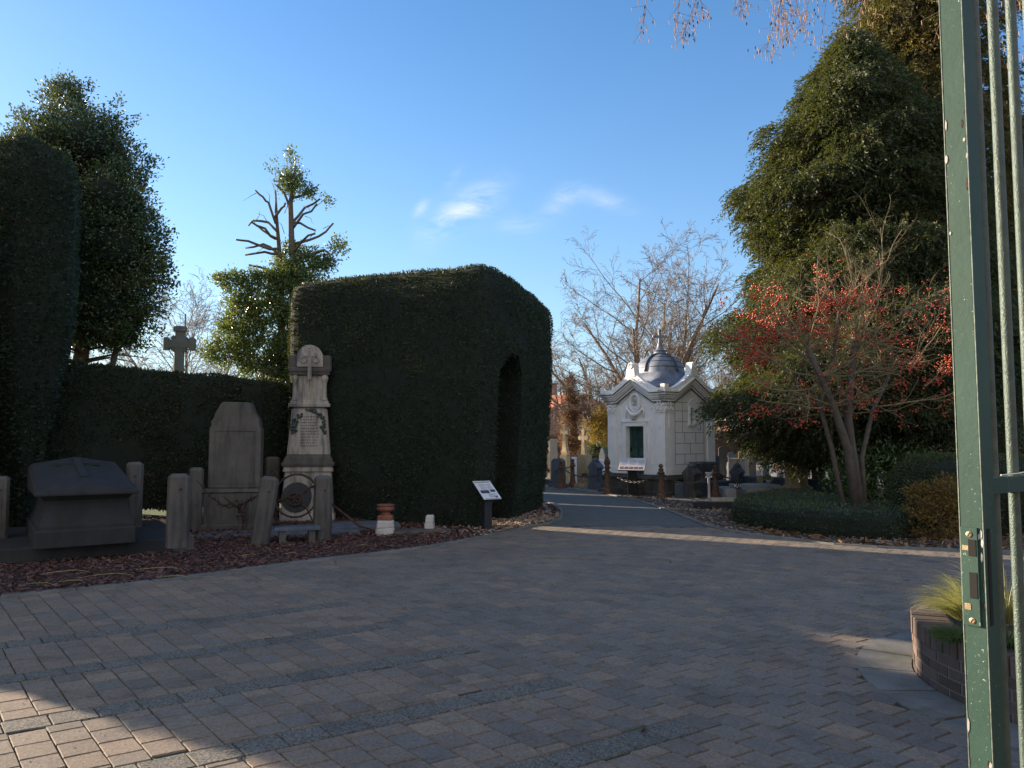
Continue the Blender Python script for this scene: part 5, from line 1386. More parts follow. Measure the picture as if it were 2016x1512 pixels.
# zinc roof, dome and cross
mb = MB(); n = 32
mb.lathe([(1.02, 2.98), (.86, 3.10), (.74, 3.26), (.66, 3.44)], (0, 0, 0), 32, R=None, sq=.9)
mb.build('roof_skirt', M['zinc'], chapel, smooth=True)
RD = Matrix.Rotation(math.pi / 4, 3, 'Z')
prof = [(.665, 3.40), (.64, 3.44), (.635, 3.48)] + [(.62 * math.cos(t), 3.50 + .52 * math.sin(t)) for t in np.linspace(.05, 1.42, 9)] + [(.05, 4.035)]
mb = MB(); mb.lathe(prof, (0, 0, 0), 40, R=None, sq=.22); dome = mb.build('dome', M['zinc'], chapel, smooth=True)
mb = MB()
for a in (0, 90, 180, 270):
    d = Vector((math.cos(rad(a)), math.sin(rad(a)), 0)); mb.tube([d * (r_ + .012) + Vector((0, 0, z)) for r_, z in prof[2:]], .040, 6)
for zi in (4, 6, 8):
    r_, z = prof[zi]
    pts = []
    for i in range(41):
        a = 2 * math.pi * i / 40; ca, sa = abs(math.cos(a)), abs(math.sin(a)); p = 2 + .22 * 6; q = 1 / ((ca ** p + sa ** p) ** (1 / p))
        pts.append(((r_ + .004) * q * math.cos(a), (r_ + .004) * q * math.sin(a), z))
    mb.tube(pts, .009, 4)
mb.build('ribs', M['zinc_dark'], dome, smooth=True)
mb = MB(); mb.lathe([(.17, 4.0), (.19, 4.04), (.17, 4.08), (.20, 4.12), (.13, 4.15), (.09, 4.22), (.065, 4.32), (.07, 4.34), (.05, 4.36)], (0, 0, 0), 16)
mb.build('finial', M['zinc'], chapel, smooth=True, auto=40)
mb = MB(); Rc = Matrix.Rotation(-CA, 3, 'Z'); Rc = Matrix.Rotation(-CA + .15, 3, 'Z')
mb.box((0, 0, 4.53), (.085, .075, .36), R=Rc, ch=.015); mb.box((0, 0, 4.54), (.37, .07, .075), R=Rc, ch=.015)
for s_ in (-1, 1): mb.ball(Rc @ Vector((s_ * .17, 0, 0)) + Vector((0, 0, 4.54)), .058, 8, 6)
mb.ball((0, 0, 4.71), .055, 8, 6); mb.build('cross', M['zinc'], chapel)
# low dark stone kerb round the chapel plot
root = thing('plot_wall', 'low dark bluestone wall running right of the grave chapel', 'low wall', (cc.x, cc.y, 0), CA)
mb = MB(); mb.box((1.62, .1, .19), (.28, 2.6, .38), ch=.02); mb.box((3.1, 1.6, .22), (2.8, .30, .44), ch=.02); mb.box((3.1, 1.6, .46), (2.9, .36, .06), ch=.01)
mb.build('wall', M['bluestone'], root, jitter=.006)
# stone basin
p = Mv = FACES[1] @ Vector((.12, -S - .34, 0)); w = chapel.matrix_basis @ Vector((p.x, p.y, 0))
bas = Matrix.Rotation(CA, 3, 'Z') @ FACES[1] @ Vector((.12, -S - .36, 0))
root = thing('stone_basin', 'dark stone basin on a fluted foot against the right wall of the chapel', 'basin', (cc.x + bas.x, cc.y + bas.y, 0), CA)
mb = MB(); mb.box((0, 0, .2), (.40, .55, .4), ch=.02); mb.box((0, 0, .47), (.26, .34, .14), taper=.8); mb.box((0, 0, .62), (.2, .28, .18), taper=1.5); mb.box((0, 0, .78), (.32, .52, .14), taper=1.25); mb.box((0, 0, .88), (.42, .70, .06), ch=.01)
mb.build('basin', M['bluestone'], root, jitter=.006)

# ------------------------------------------------------------------ bollards and chains
def bollard_tree():
    root = thing('iron_bollard', 'x', 'bollard', (0, 0, 0), group='rusty iron bollards carrying the chain before the chapel')
    mb = MB(); mb.lathe([(.135, 0), (.135, .06), (.125, .075), (.125, .13), (.10, .155), (.085, .22), (.072, .36), (.060, .52), (.055, .66)], (0, 0, 0), 14); mb.build('shaft', M['rust'], root, smooth=True, auto=40)
    mb = MB(); mb.lathe([(.064, .66), (.095, .68), (.098, .70), (.07, .715), (.055, .75), (.075, .775), (.06, .79), (.03, .80)], (0, 0, 0), 14); mb.ball((0, 0, .855), .06, 12, 8)
    mb.build('ball_top', M['rust'], root, smooth=True, auto=40)
    return root
bd = [(1104.5, 964.5, 905.5, 'rusty iron bollard nearest the tall hedge, second row from the path'), (1127.5, 959, 903, 'rusty iron bollard set back behind the first one left of the chapel'),
      (1196, 974.5, 897, 'taller rusty iron bollard with a pointed bud shaped top before the chapel door side'), (1302, 984.5, 913, 'rusty iron bollard right of the large information board'), (1409, 981, 915, 'rusty iron bollard between the two plot number signs')]
b0 = bollard_tree(); bpos = []
for i, (px, py, tp, lb) in enumerate(bd):
    p = G(px, py); bpos.append(p)
    h = at(px, tp, p.y).z
    if i == 0: o = b0
    else: o = copy_tree(b0)
    o.location = (p.x, p.y, 0); o['label'] = lb; o.scale = (1, 1, h / .915)
    if i == 2:
        for ch in o.children:
            if ch.name.startswith('ball_top'):
                mbp = MB(); mbp.lathe([(.064, .66), (.098, .69), (.06, .72), (.055, .74), (.085, .78), (.09, .83), (.07, .89), (.04, .94), (.005, .99)], (0, 0, 0), 12)
                mbp.build('bud_top', M['rust'], o, smooth=True); ch_rm = ch
        bpy.data.objects.remove(ch_rm)
        o.scale = (1, 1, h / .99)
def chain(label, a, b_, sag, link=.085, r=.011):
    root = thing('chain', label, 'chain', a, 0, 'iron chains hanging before the chapel'); mb = MB()
    d = b_ - a; L_ = d.length; n = max(6, int(math.hypot(L_, sag * 1.6) / link)); P_ = []
    for i in range(n + 1):
        t = i / n; q = d * t; q.z -= sag * 4 * t * (1 - t); P_.append(q)
    for i in range(n):
        u = (P_[i + 1] - P_[i]); m_ = (P_[i] + P_[i + 1]) / 2; l = u.length * .64; u.normalize()
        sd_ = u.cross(Vector((0, 0, 1))).normalized() if i % 2 else Vector((0, 0, 1))
        if i % 2 == 0: sd_ = (sd_ - u * sd_.dot(u)).normalized()
        w_ = .024; pts = []
        for j in range(9):
            a_ = 2 * math.pi * j / 8; pts.append(m_ + u * (l * math.cos(a_)) + sd_ * (w_ * math.sin(a_)))
        mb.tube(pts, r, 4, cap=False)
    mb.build('links', M['chain'], root); return root
def topp(i, z=.70): return Vector((bpos[i].x, bpos[i].y, z))
sp1 = G(1360, 978)
chain('iron chain between the first bollard and the dark stone post left of the chapel', topp(0), topp(2), .26)
chain('iron chain running left from the set back bollard towards the hedge', topp(1, .66), Vector((-.2, 23.6, .62)), .12)
chain('iron chain from the bud topped bollard to the bollard right of the board', topp(2), topp(3), .30)
chain('iron chain between the bollards in front of the emblem stone', topp(3), topp(4), .30)
chain('short iron chain running right from the last bollard', topp(4), Vector((topp(4).x + 1.3, topp(4).y + 1.0, .45)), .12)

def gable_post(label, px, py, tp, w, mat, emblem=False, group='carved stone posts around the chapel plot'):
    p = G(px, py); h = at(px, tp, p.y).z
    root = thing('carved_stone_post', label, 'stone post', (p.x, p.y, 0), CA + math.pi / 2 * 0 + .12, group)
    mb = MB()
    poly = [(-w * .60, 0), (w * .60, 0), (w * .60, h * .08), (w * .42, h * .22), (w * .42, h * .62), (w * .58, h * .66), (w * .58, h * .72), (0.16 * w, h * .88), (-.16 * w, h * .88), (-w * .58, h * .72), (-w * .58, h * .66), (-w * .42, h * .62), (-w * .42, h * .22), (-w * .60, h * .08)]
    mb.plate(poly, Matrix.Identity(3), -w * .45, w * .45); bevel(mb.build('shaft', M[mat], root, jitter=.004), .01)
    mb = MB(); mb.lathe([(w * .22, h * .86), (w * .34, h * .90), (w * .30, h * .95), (w * .12, h * .98), (.001, h)], (0, 0, 0), 12); mb.build('knob', M['bluestone'], root, smooth=True)
    if emblem:
        mb = MB(); Ry = Matrix.Rotation(math.pi / 2, 3, 'Z')
        mb.torus((0, -w * .46, h * .56), w * .13, .010, None, 14, 5, -2.6, 1.6); mb.tube([(-w * .02, -w * .46, h * .60), (-w * .02, -w * .46, h * .53)], .008, 4)
        mb.build('carved_emblem', M['sign_ink2'], root)
    return root
gable_post('pale carved stone post with a round dark emblem before the chapel basin', 1363, 979, 911, .36, 'grey_stone', True)
gable_post('dark silhouetted carved stone post right of the second sign pole', 1452, 972, 911, .30, 'bluestone')
gable_post('dark carved stone post at the left rear corner of the chapel plot', 1173, 963, 901, .34, 'bluestone')

# ------------------------------------------------------------------ information boards and plot signs
def info_board(label, px, py, tp, pw, pd_, postw, rz, tilt_, h, kind):
    p = G(px, py)
    root = thing('information_board', label, 'information board', (p.x, p.y, 0), rz)
    hp = h
    mb = MB(); mb.box((0, 0, hp * .46), (postw, .12, hp * .92), taper=.94); mb.box((0, 0, .015), (postw * 1.2, .2, .03)); bevel(mb.build('post', M['sign_black'], root), .006)
    Rt = Matrix.Rotation(tilt_, 3, 'X')
    mb = MB(); mb.box((0, 0, hp), (pw, pd_, .022), R=Rt); panel = bevel(mb.build('panel_frame', M['sign_black'], root), .004)
    mb = MB(); mb.box(Vector((0, 0, hp)) + Rt @ Vector((0, 0, .014)), (pw * .985, pd_ * .97, .007), R=Rt); mb.build('printed_panel', M['sign_white'], panel)
    mb = MB(); rd = random.Random(px); 
    def line(x0, x1, y, t, zz=.0185): mb.box(Vector((0, 0, hp)) + Rt @ Vector(((x0 + x1) / 2 * pw, y * pd_, zz)), ((x1 - x0) * pw, t, .001), R=Rt)
    if kind == 'L':
        line(-.45, .40, .41, .018)
        for i in range(7):
            line(-.30, rd.uniform(.0, .12), .30 - i * .045, .006)
            line(.12, rd.uniform(.3, .4), .30 - i * .045, .006)
        for i in range(5): line(-.1, rd.uniform(.25, .42), -.22 - i * .04, .006)
        line(-.4, .45, -.46, .008)
    else:
        line(-.45, .0, .40, .014)
        for i in range(9):
            line(-.45, rd.uniform(-.22, -.16), .30 - i * .05, .005); line(-.13, rd.uniform(.10, .15), .30 - i * .05, .005); line(.20, rd.uniform(.40, .45), .30 - i * .05, .005)
    mb.build('printed_text', M['sign_ink'], panel)
    mb = MB()
    def pic(x0, x1, y0, y1, zz=.0192): mb.box(Vector((0, 0, hp)) + Rt @ Vector(((x0 + x1) / 2 * pw, (y0 + y1) / 2 * pd_, zz)), ((x1 - x0) * pw, (y1 - y0) * pd_, .001), R=Rt)
    if kind == 'L': pic(-.42, .06, -.18, -.02); pic(.14, .42, -.12, .0); pic(.22, .34, -.42, -.34)
    else:
        for q in range(5): pic(-.44 + q * .18, -.29 + q * .18, -.42, -.22)
    mb.build('printed_photographs', M['sign_ink2'] if kind == 'L' else M['sign_red'], panel)
    return root
info_board('small sloping information board on a dark post at the corner of the tall hedge', 958, 1049, 966, .34, .50, .15, rad(32), rad(35), .70, 'L')
info_board('large sloping white information board on a black post before the chapel door', 1246, 978, 907, .72, .52, .26, rad(-22), rad(38), .86, 'R')
def plot_sign(label, px, py, tp, text, board, ink, polemat, w=.17):
    p = G(px, py); h = at(px, tp, p.y).z
    root = thing('plot_sign', label, 'sign', (p.x, p.y, 0), .0)
    mb = MB(); mb.box((0, 0, (h - .08) / 2), (.055, .03, h - .08)); mb.build('pole', polemat, root)
    mb = MB(); mb.box((0, -.022, h - .075), (w, .012, .14)); bd_ = mb.build('plate', board, root)
    cu = bpy.data.curves.new('lettering', 'FONT'); cu.body = text; cu.size = .125; cu.align_x = 'CENTER'; cu.align_y = 'CENTER'; cu.extrude = .001; cu.offset = .0025
    to = bpy.data.objects.new('tmp', cu); COL.objects.link(to); bpy.context.view_layer.update()
    me = bpy.data.meshes.new_from_object(to.evaluated_get(bpy.context.evaluated_depsgraph_get())); bpy.data.objects.remove(to)
    me.materials.clear(); me.materials.append(ink)
    lo = bpy.data.objects.new('lettering', me); COL.objects.link(lo); lo.parent = bd_; lo.location = (0, -.030, h - .078); lo.rotation_euler = (math.pi / 2, 0, 0)
    return root
plot_sign('black plot sign reading K/1 in white on a brown stake', 1452.5, 989, 950, 'K/1', M['sign_black'], M['sign_white'], plain('brown_stake', (.12, .07, .06), .8))
plot_sign('white plot sign on a pale stake in front of the low dark wall', 1396, 984, 929, 'K/A', M['sign_white'], M['sign_ink2'], M['white_block'])

# ------------------------------------------------------------------ graves behind and around the chapel
def head_poly(kind, w, h):
    a = w / 2
    if kind == 'round': return [(-a, 0), (a, 0), (a, h - a * .7)] + [(a * math.cos(t), h - a * .7 + a * .7 * math.sin(t)) for t in np.linspace(.2, math.pi - .2, 9)] + [(-a, h - a * .7)]
    if kind == 'pointed': return [(-a, 0), (a, 0), (a, h * .72), (a * .5, h * .90), (0, h), (-a * .5, h * .90), (-a, h * .72)]
    if kind == 'soft': return [(-a, 0), (a, 0), (a, h * .90), (a * .5, h), (-a * .6, h * .98), (-a, h * .88)]
    return [(-a, 0), (a, 0), (a, h), (-a, h)]
def headstone(label, px, ytop, Y, wpx, kind, mat, rz=-.72, dep=.14, base=True, cat='headstone', name='headstone'):
    p = at(px, 860, Y); h = at(px, ytop, Y).z; w = wpx / F * Y
    root = thing(name, label, cat, (p.x, Y, 0), rz)
    z0 = .12 if base else 0
    mb = MB(); mb.plate([(x, z + z0) for x, z in head_poly(kind, w, h - z0)], Matrix.Identity(3), -dep / 2, dep / 2); bevel(mb.build('stone', M[mat], root, jitter=.004), .012)
    if base: mb = MB(); mb.box((0, 0, .06), (w * 1.2, dep * 2.2, .13), ch=.01); mb.build('base', M[mat], root)
    return root
def cross_grave(label, px, ytop, Y, armpx, yarm, mat, ybase, rz=-.78, round_=False):
    p = at(px, 860, Y); H = at(px, ytop, Y).z; za = at(px, yarm, Y).z; zb = at(px, ybase, Y).z; a = armpx / F * Y / 2
    root = thing('grave_cross', label, 'cross', (p.x, Y, 0), rz)
    mb = MB(); w = a * .42
    mb.box((0, 0, zb * .48), (a * 1.9, a * 1.3, zb * .96), taper=.92, ch=.015); mb.box((0, 0, .06), (a * 2.4, a * 1.8, .12)); mb.build('pedestal', M[mat], root, jitter=.006)
    mb = MB()
    poly = [(-a * .95, zb * .96), (a * .95, zb * .96), (a * .60, zb + .12), (w * 1.0, zb + .32), (w * .85, za - w), (-w * .85, za - w), (-w * 1.0, zb + .32), (-a * .60, zb + .12)]
    mb.plate(poly, Matrix.Identity(3), -.06, .06)
    mb.box((0, 0, (za - w + H) / 2), (w * 1.7, .118, H - za + w)); mb.box((0, 0, za), (2 * a, .114, w * 1.7))
    for dx_, dz_ in ((a, 0), (-a, 0), (0, H - za)):
        if round_: mb.lathe([(w * 1.25, -.055), (w * 1.25, .055)], (dx_ * .86, 0, za + dz_ * .86), 12, R=Matrix.Rotation(math.pi / 2, 3, 'X'))
        else: mb.box((dx_ * .88, .0, za + dz_ * .9), (w * 2.3 if dz_ else w * .8, .108, w * .8 if dz_ else w * 2.3))
    mb.build('cross', M[mat], root, jitter=.003)
cross_grave('tall cream stone cross with flared arms on a wide pedestal beside the hornbeam', 1112.5, 835, 26, 19, 851, 'sand_stone', 893)
cross_grave('cream stone cross with round ended arms left of the chapel', 1149.5, 846, 27.5, 18, 862, 'sand_stone', 900, round_=True)
headstone('pale two tone pillar headstone right against the tall hedge edge', 1083, 864, 27, 20, 'flat', 'cream_stone', rz=-.75, dep=.4, base=False)
headstone('dark blue polished headstone left of the tall cream cross', 1099, 902, 24.5, 30, 'soft', 'bluestone')
headstone('brown stone slab headstone with a cream edge below the round armed cross', 1150, 895, 24.6, 27, 'flat', 'sand_stone', rz=-.9, dep=.25)
headstone('small arched grey headstone just left of the chapel', 1187, 880, 30, 15, 'pointed', 'bluestone', base=False)
headstone('white rounded headstone behind the bud topped bollard', 1183, 904, 25.4, 13, 'round', 'chapel_white')
headstone('small white headstone beside the brown slab headstone', 1131, 900, 25.4, 10, 'flat', 'chapel_white', base=False)
headstone('tall dark rounded headstone right of the chapel wall', 1421, 879, 26, 14, 'round', 'grey_stone', rz=-.2)
headstone('lower dark headstone touching the right side of the chapel', 1409, 896, 24.4, 12, 'round', 'bluestone', rz=-.1)
headstone('beige headstone under the hanging cypress branches', 1463, 884, 27, 19, 'soft', 'sand_stone', rz=-.4)
headstone('cream box shaped tomb right of the chapel', 1452, 902, 24.2, 30, 'flat', 'cream_stone', rz=-.5, dep=.5, cat='tomb', name='box_tomb')
headstone('white low headstone between the dark rounded stone and the box tomb', 1436, 910, 25.5, 9, 'flat', 'chapel_white', rz=-.3)
headstone('grey blue headstone far behind the berry tree, left of the sandstone pillar', 1506, 893, 28, 14, 'soft', 'bluestone', rz=-.3)
headstone('pale square headstone behind the flower bowl', 1520, 885, 30, 16, 'flat', 'chapel_white', rz=-.3)
headstone('wide dark brown headstone right of the sandstone pillar', 1609, 908, 20.6, 25, 'soft', 'grey_stone', rz=-.25, dep=.2)
headstone('cream headstone seen above the wide dark brown headstone', 1603, 890, 27, 15, 'round', 'cream_stone', rz=-.2)
headstone('white headstone far behind between the berry tree stems', 1622, 893, 29, 11, 'flat', 'chapel_white', rz=-.3)
headstone('small pale headstone at the hedge edge left of the flowers', 1069, 900, 28, 10, 'round', 'chapel_white')
headstone('small sandy stub stone left of the flower vase', 1494, 935, 21.2, 9, 'round', 'sand_stone', rz=-.1, base=False, dep=.22)
headstone('small sandy stub stone right of the flower vase', 1534, 936, 21.2, 9, 'round', 'sand_stone', rz=-.1, base=False, dep=.22)
# further rows, smaller with distance
rd = random.Random(91)
far = [(1420, 31, 'flat', 'cream_stone', 'cream', 'left part of the far row right of the chapel'), (1440, 33, 'round', 'bluestone', 'blue grey', 'second in the far row right of the chapel'), (1480, 32, 'pointed', 'grey_stone', 'grey pointed', 'under the hanging cypress branches, far row'),
       (1545, 33, 'flat', 'chapel_white', 'white', 'far row, left of the sandstone pillar'), (1640, 30, 'round', 'grey_stone', 'grey round', 'far row, between the berry tree stems'), (1092, 31, 'round', 'grey_stone', 'grey round', 'behind the dark blue headstone by the hedge'),
       (1127, 32, 'flat', 'bluestone', 'blue', 'between the two cream crosses, far row'), (1165, 34, 'pointed', 'chapel_white', 'white pointed', 'between the round bush and the round armed cross'), (1205, 33, 'round', 'grey_stone', 'grey', 'hidden mostly behind the chapel, left side')]
for px, Y, kd, mt, adj, where in far:
    headstone('small %s headstone %s' % (adj, where), px, rd.uniform(888, 898), Y, rd.uniform(11, 15), kd, mt, rz=rd.uniform(-.5, 0), base=False)
# low kerbed graves
def low_grave(label, px, py, wpx, dep, h, mat, rz=0., name='grave_slab'):
    p = G(px, py); w = wpx / F * p.y; root = thing(name, label, 'grave slab', (p.x, p.y, 0), rz)
    mb = MB(); mb.box((0, dep / 2, h / 2), (w, dep, h), ch=.012); bevel(mb.build('slab', M[mat], root, jitter=.003), .006); return root, w, p
low_grave('low pale kerbed grave behind the first bollards', 1118, 951, 92, 1.6, .14, 'light_granite', -.1)
low_grave('dark low grave between the hedge edge and the first bollard', 1086, 954, 40, 1.2, .16, 'bluestone', -.1)
low_grave('reddish brown gravel grave kerb behind the dark stone post', 1172, 948, 30, 1.2, .12, 'sand_stone', -.1)
r1, w1, p1 = low_grave('long speckled grey granite grave left of the sandstone pillar', 1488, 983, 113, 1.1, .27, 'light_granite', .02)
mb = MB(); mb.box((.18, .62, .31), (w1 * .74, .9, .08), ch=.01); mb.build('cover_slab', M['light_granite'], r1)
mb = MB(); mb.box((-.43, .12, .137), (.08, 1.14, .276)); mb.build('dark_inlay', M['bluestone'], r1)
low_grave('low mossy cream grave kerb in front of the speckled granite grave', 1475, 991, 145, .35, .12, 'cream_stone', .02)
low_grave('dark brown timber like beam edging the bed left of the ground cover', 1411, 1004, 82, .22, .17, 'granite_dark', .02)
# sandstone pillar
p = G(1576, 984)
root = thing('sandstone_pillar', 'sandstone grave pillar with one sunlit side, behind the ground cover bed', 'pillar', (p.x, p.y + .25, 0), rad(-48))
mb = MB(); mb.box((0, 0, .15), (.60, .60, .34), ch=.015); mb.box((0, 0, .345), (.52, .52, .05), taper=.85); mb.build('plinth', M['sand_stone'], root, jitter=.004)
mb = MB(); mb.box((0, 0, .80), (.44, .44, .88), ch=.03, taper=.97); mb.build('shaft', M['sand_stone'], root, jitter=.004)
mb = MB(); mb.box((0, 0, 1.27), (.52, .52, .07), ch=.01); mb.box((0, 0, 1.36), (.46, .46, .13), taper=.7); mb.build('cap', M['sand_stone'], root, jitter=.004)
# pale stone block and cone near clipped bush
p = G(1722, 1012)
root = thing('sandstone_block', 'low sunlit yellowish sandstone block behind the ground cover', 'stone block', (p.x, p.y + .2, 0), -.15)
mb = MB(); mb.box((0, .1, .13), (.55, .5, .26), ch=.01); bevel(mb.build('block', M['sand_stone'], root, jitter=.004), .008)
p = G(1748, 1016)
root = thing('small_obelisk', 'small pale yellow tapering stone beside the clipped bush', 'small obelisk', (p.x, p.y + .1, 0), .2)
mb = MB(); mb.box((0, 0, .16), (.20, .20, .32), taper=.25, ch=.01); mb.box((0, 0, .015), (.26, .26, .03)); mb.build('stone', M['sand_stone'], root)
# flowers
def flowers(label, px, py, Y, r, col, pot=True, z=None):
    p = at(px, py, Y); zb = p.z if z is None else z
    root = thing('flower_pot', label, 'flower pot', (p.x, Y, zb)); rd = random.Random(px)
    mb = MB(); mb.lathe([(r * .5, 0), (r * .75, r * .9), (r * .8, r), (.001, r * .95)], (0, 0, 0), 12); mb.build('pot', M['white_block'], root, smooth=True)
    mt = plain('petals_%d' % px, col, .6, 0, .3, 20, 0); P_, A = [], []
    for i in range(150):
        d = Vector((rd.gauss(0, 1), rd.gauss(0, 1), abs(rd.gauss(0, 1)))).normalized(); P_.append(tuple(Vector((0, 0, r)) + d * r * rd.uniform(.5, 1.1))); A.append(tuple(d))
    cards('petals', P_[:110], A[:110], r * .45, r * .3, mt, root); cards('leaves', P_[110:], A[110:], r * .5, r * .25, M['box_hedge'], root)
flowers('pot of yellow flowers on the granite grave', 1514, 962, 20.6, .10, (.55, .48, .08), z=.35)
flowers('bowl of orange flowers behind the small sandy stones', 1535, 930, 22.6, .17, (.45, .12, .03), z=.40)
flowers('pot of red flowers at the hedge edge', 1072, 930, 25.8, .16, (.45, .03, .03), z=.25)
flowers('dark red flowers before the brown slab headstone', 1151, 935, 24.0, .10, (.18, .02, .03), z=.25)

# ------------------------------------------------------------------ houses in the background
def house(label, px, Y, w, d_, hw, hr, rz, wallm, roofm, wins, chim=True):
    p = at(px, 860, Y)
    root = thing('brick_house', label, 'house', (p.x, Y, 0), rz)
    mb = MB(); mb.box((0, 0, hw / 2), (w, d_, hw)); mb.add([(-w / 2, -d_ / 2, hw), (-w / 2, d_ / 2, hw), (-w / 2, 0, hw + hr * .97), (w / 2, -d_ / 2, hw), (w / 2, d_ / 2, hw), (w / 2, 0, hw + hr * .97)], [(0, 2, 1), (3, 4, 5)])
    mb.build('wall', M[wallm], root)
    mb = MB(); e = .35; t = .18; sl_ = hr / (d_ / 2)
    for s_ in (-1, 1):
        y0, z0 = s_ * (d_ / 2 + e), hw - e * sl_
        vs = [(-w / 2 - e, y0, z0 + .02), (w / 2 + e, y0, z0 + .02), (w / 2 + e, 0, hw + hr + .02), (-w / 2 - e, 0, hw + hr + .02)]
        vs += [(x, y, z + t) for x, y, z in vs]
        mb.add(vs, [(0, 1, 2, 3), (7, 6, 5, 4), (0, 4, 5, 1), (1, 5, 6, 2), (2, 6, 7, 3), (3, 7, 4, 0)])
    rf = mb.build('roof', M[roofm], root)
    if chim: mb = MB(); mb.box((w * .2, .3, hw + hr + .3), (.7, .6, 1.4)); mb.box((w * .2, .3, hw + hr + 1.05), (.85, .75, .12)); mb.build('chimney', M[wallm], rf)
    mb = MB(); mb.box((0, -d_ / 2 - e - .03, hw - e * sl_ + .06), (w + .7, .12, .24)); mb.build('gutter', M['white_frame'], root)
    for x, z, ww_, wh_ in wins:
        mb = MB(); mb.box((x, -d_ / 2 - .03, z), (ww_, .06, wh_)); wi = mb.build('window', M['white_frame'], root)
        mb = MB()
        for q in (-1, 1): mb.box((x + q * ww_ * .235, -d_ / 2 - .066, z), (ww_ * .38, .02, wh_ * .82))
        mb.build('pane', M['glass'], wi)
    return root
house('brick house with an orange red tiled roof at the right edge of the tall hedge', 1040, 58, 12, 9, 2.7, 1.7, -.95, 'brick_house', 'roof_red', [(3.0, 2.0, 1.0, 1.5), (.6, 2.0, 1.0, 1.5), (-2.5, 2.0, 1.0, 1.5)])
house('brick house with a dull purple roof behind the stone crosses', 1170, 66, 11, 9, 2.5, 1.9, -.6, 'brick_house', 'roof_dark', [(-3.5, 1.6, 1.2, 1.3), (0, 1.6, 1.2, 1.3), (3.5, 1.6, 1.2, 1.3)])
house('red brick house partly hidden by the right side of the chapel', 1440, 60, 9, 8, 3.0, 1.9, -.8, 'brick_house', 'roof_dark', [(-2.8, 1.9, 1.1, 1.4), (0, 1.9, 1.1, 1.4), (2.8, 1.9, 1.1, 1.4)])
house('long low house seen below the conifers at the far right', 1640, 64, 16, 9, 2.8, 2.2, 0, 'brick_house', 'roof_red', [(-6, 1.6, 1.3, 1.3), (-2, 1.6, 1.3, 1.3), (2, 1.6, 1.3, 1.3), (6, 1.6, 1.3, 1.3)])
house('whitish house far behind the low hedge, below the lopped holly', 470, 75, 14, 9, 4.2, 2.2, .1, 'chapel_white', 'roof_dark', [(-4, 3.2, 1.2, 1.2), (0, 3.2, 1.2, 1.2), (4, 3.2, 1.2, 1.2)])
house('pale house far behind the trunks of the big holly', 190, 80, 16, 9, 4.0, 2.4, -.1, 'cream_stone', 'roof_red', [(-5, 3.0, 1.2, 1.2), (0, 3.0, 1.2, 1.2), (5, 3.0, 1.2, 1.2)])
# garden hedge and tree belt that closes the view behind the graves
for i, (px, Y, w, h, lb) in enumerate(((1120, 50, 9, 1.7, 'brown beech hedge in front of the red roofed house'), (1330, 52, 12, 1.8, 'brown beech hedge far behind the chapel'), (1560, 50, 14, 1.9, 'brown beech hedge behind the graves on the right'), (1850, 44, 16, 2.6, 'brown beech hedge far right behind the conifers'))):
    X = at(px, 860, Y).x
    hedge('beech_hedge', lb, [(X - w / 2, Y - .5), (X + w / 2, Y - .5), (X + w / 2, Y + .5), (X - w / 2, Y + .5)], [(0, 0), (h * .9, 0), (h, .15)], 7000, .16, M['hornbeam'], r=.2, lump=.15, core=M['soil'])
for i, (px, Y, H, w, lb) in enumerate(((900, 90, 6, 40, 'dark distant tree belt behind the tall hedge block'), (200, 110, 7, 70, 'hazy distant tree belt at the left horizon'), (1500, 100, 8, 80, 'distant tree belt behind the houses on the right'))):
    X = at(px, 860, Y).x; rd = random.Random(i); lob = []
    for k in range(14): lob.append((X - w / 2 + w * (k + .5) / 14 + rd.uniform(-1, 1), Y + rd.uniform(-2, 2), H * .35, w / 14 * .9, 2.0, H * rd.uniform(.35, .6)))
    g = crown_cards('distant_trees', [l[:3] for l in lob], [l[3:] for l in lob], 16000, .7, M['hornbeam'] if i else M['twig_grey'], None, np.random.default_rng(i), clump=1.0, shell=.2)
    tagit(g, kind='stuff')

# ------------------------------------------------------------------ brick planter at the right
pc = Vector((PL_C.x, PL_C.y))
root = thing('brick_planter', 'curved dark brick planter wall with an upright brick coping, beside the gate', 'planter', (pc.x, pc.y, 0))
m_br = stone('dark_planter_bricks', (.07, .058, .052), (.13, .085, .070), scale=6, fine=50, island=.7, moss=(.08, .07, .04), moss_amt=.3, streak=False)
m_mo = stone('planter_mortar', (.12, .11, .10), (.18, .17, .15), fine=60, streak=False)
mb = MB(); zc = .37; courses = 4; bh = .063
Rw = PL_R; seg = int(2 * math.pi * Rw / .215)
for c_ in range(courses):
    for i in range(seg):
        a0 = 2 * math.pi * (i + (.5 if c_ % 2 else 0)) / seg; da = 2 * math.pi / seg * .46
        z0 = c_ * .066 + .008; vs = []
        for rr_ in (Rw - .10, Rw + random.uniform(-.001, .002)):
            for z in (z0, z0 + bh * .90):
                for q in (-1, 0, 1): vs.append((rr_ * math.cos(a0 + q * da), rr_ * math.sin(a0 + q * da), z))
        mb.add(vs, [(6, 7, 10, 9), (7, 8, 11, 10), (3, 4, 10, 9)[::-1], (4, 5, 11, 10)[::-1], (0, 6, 9, 3), (2, 5, 11, 8)])
mb.build('bricks', m_br, root)
mb = MB(); nS = int(2 * math.pi * Rw / .068)
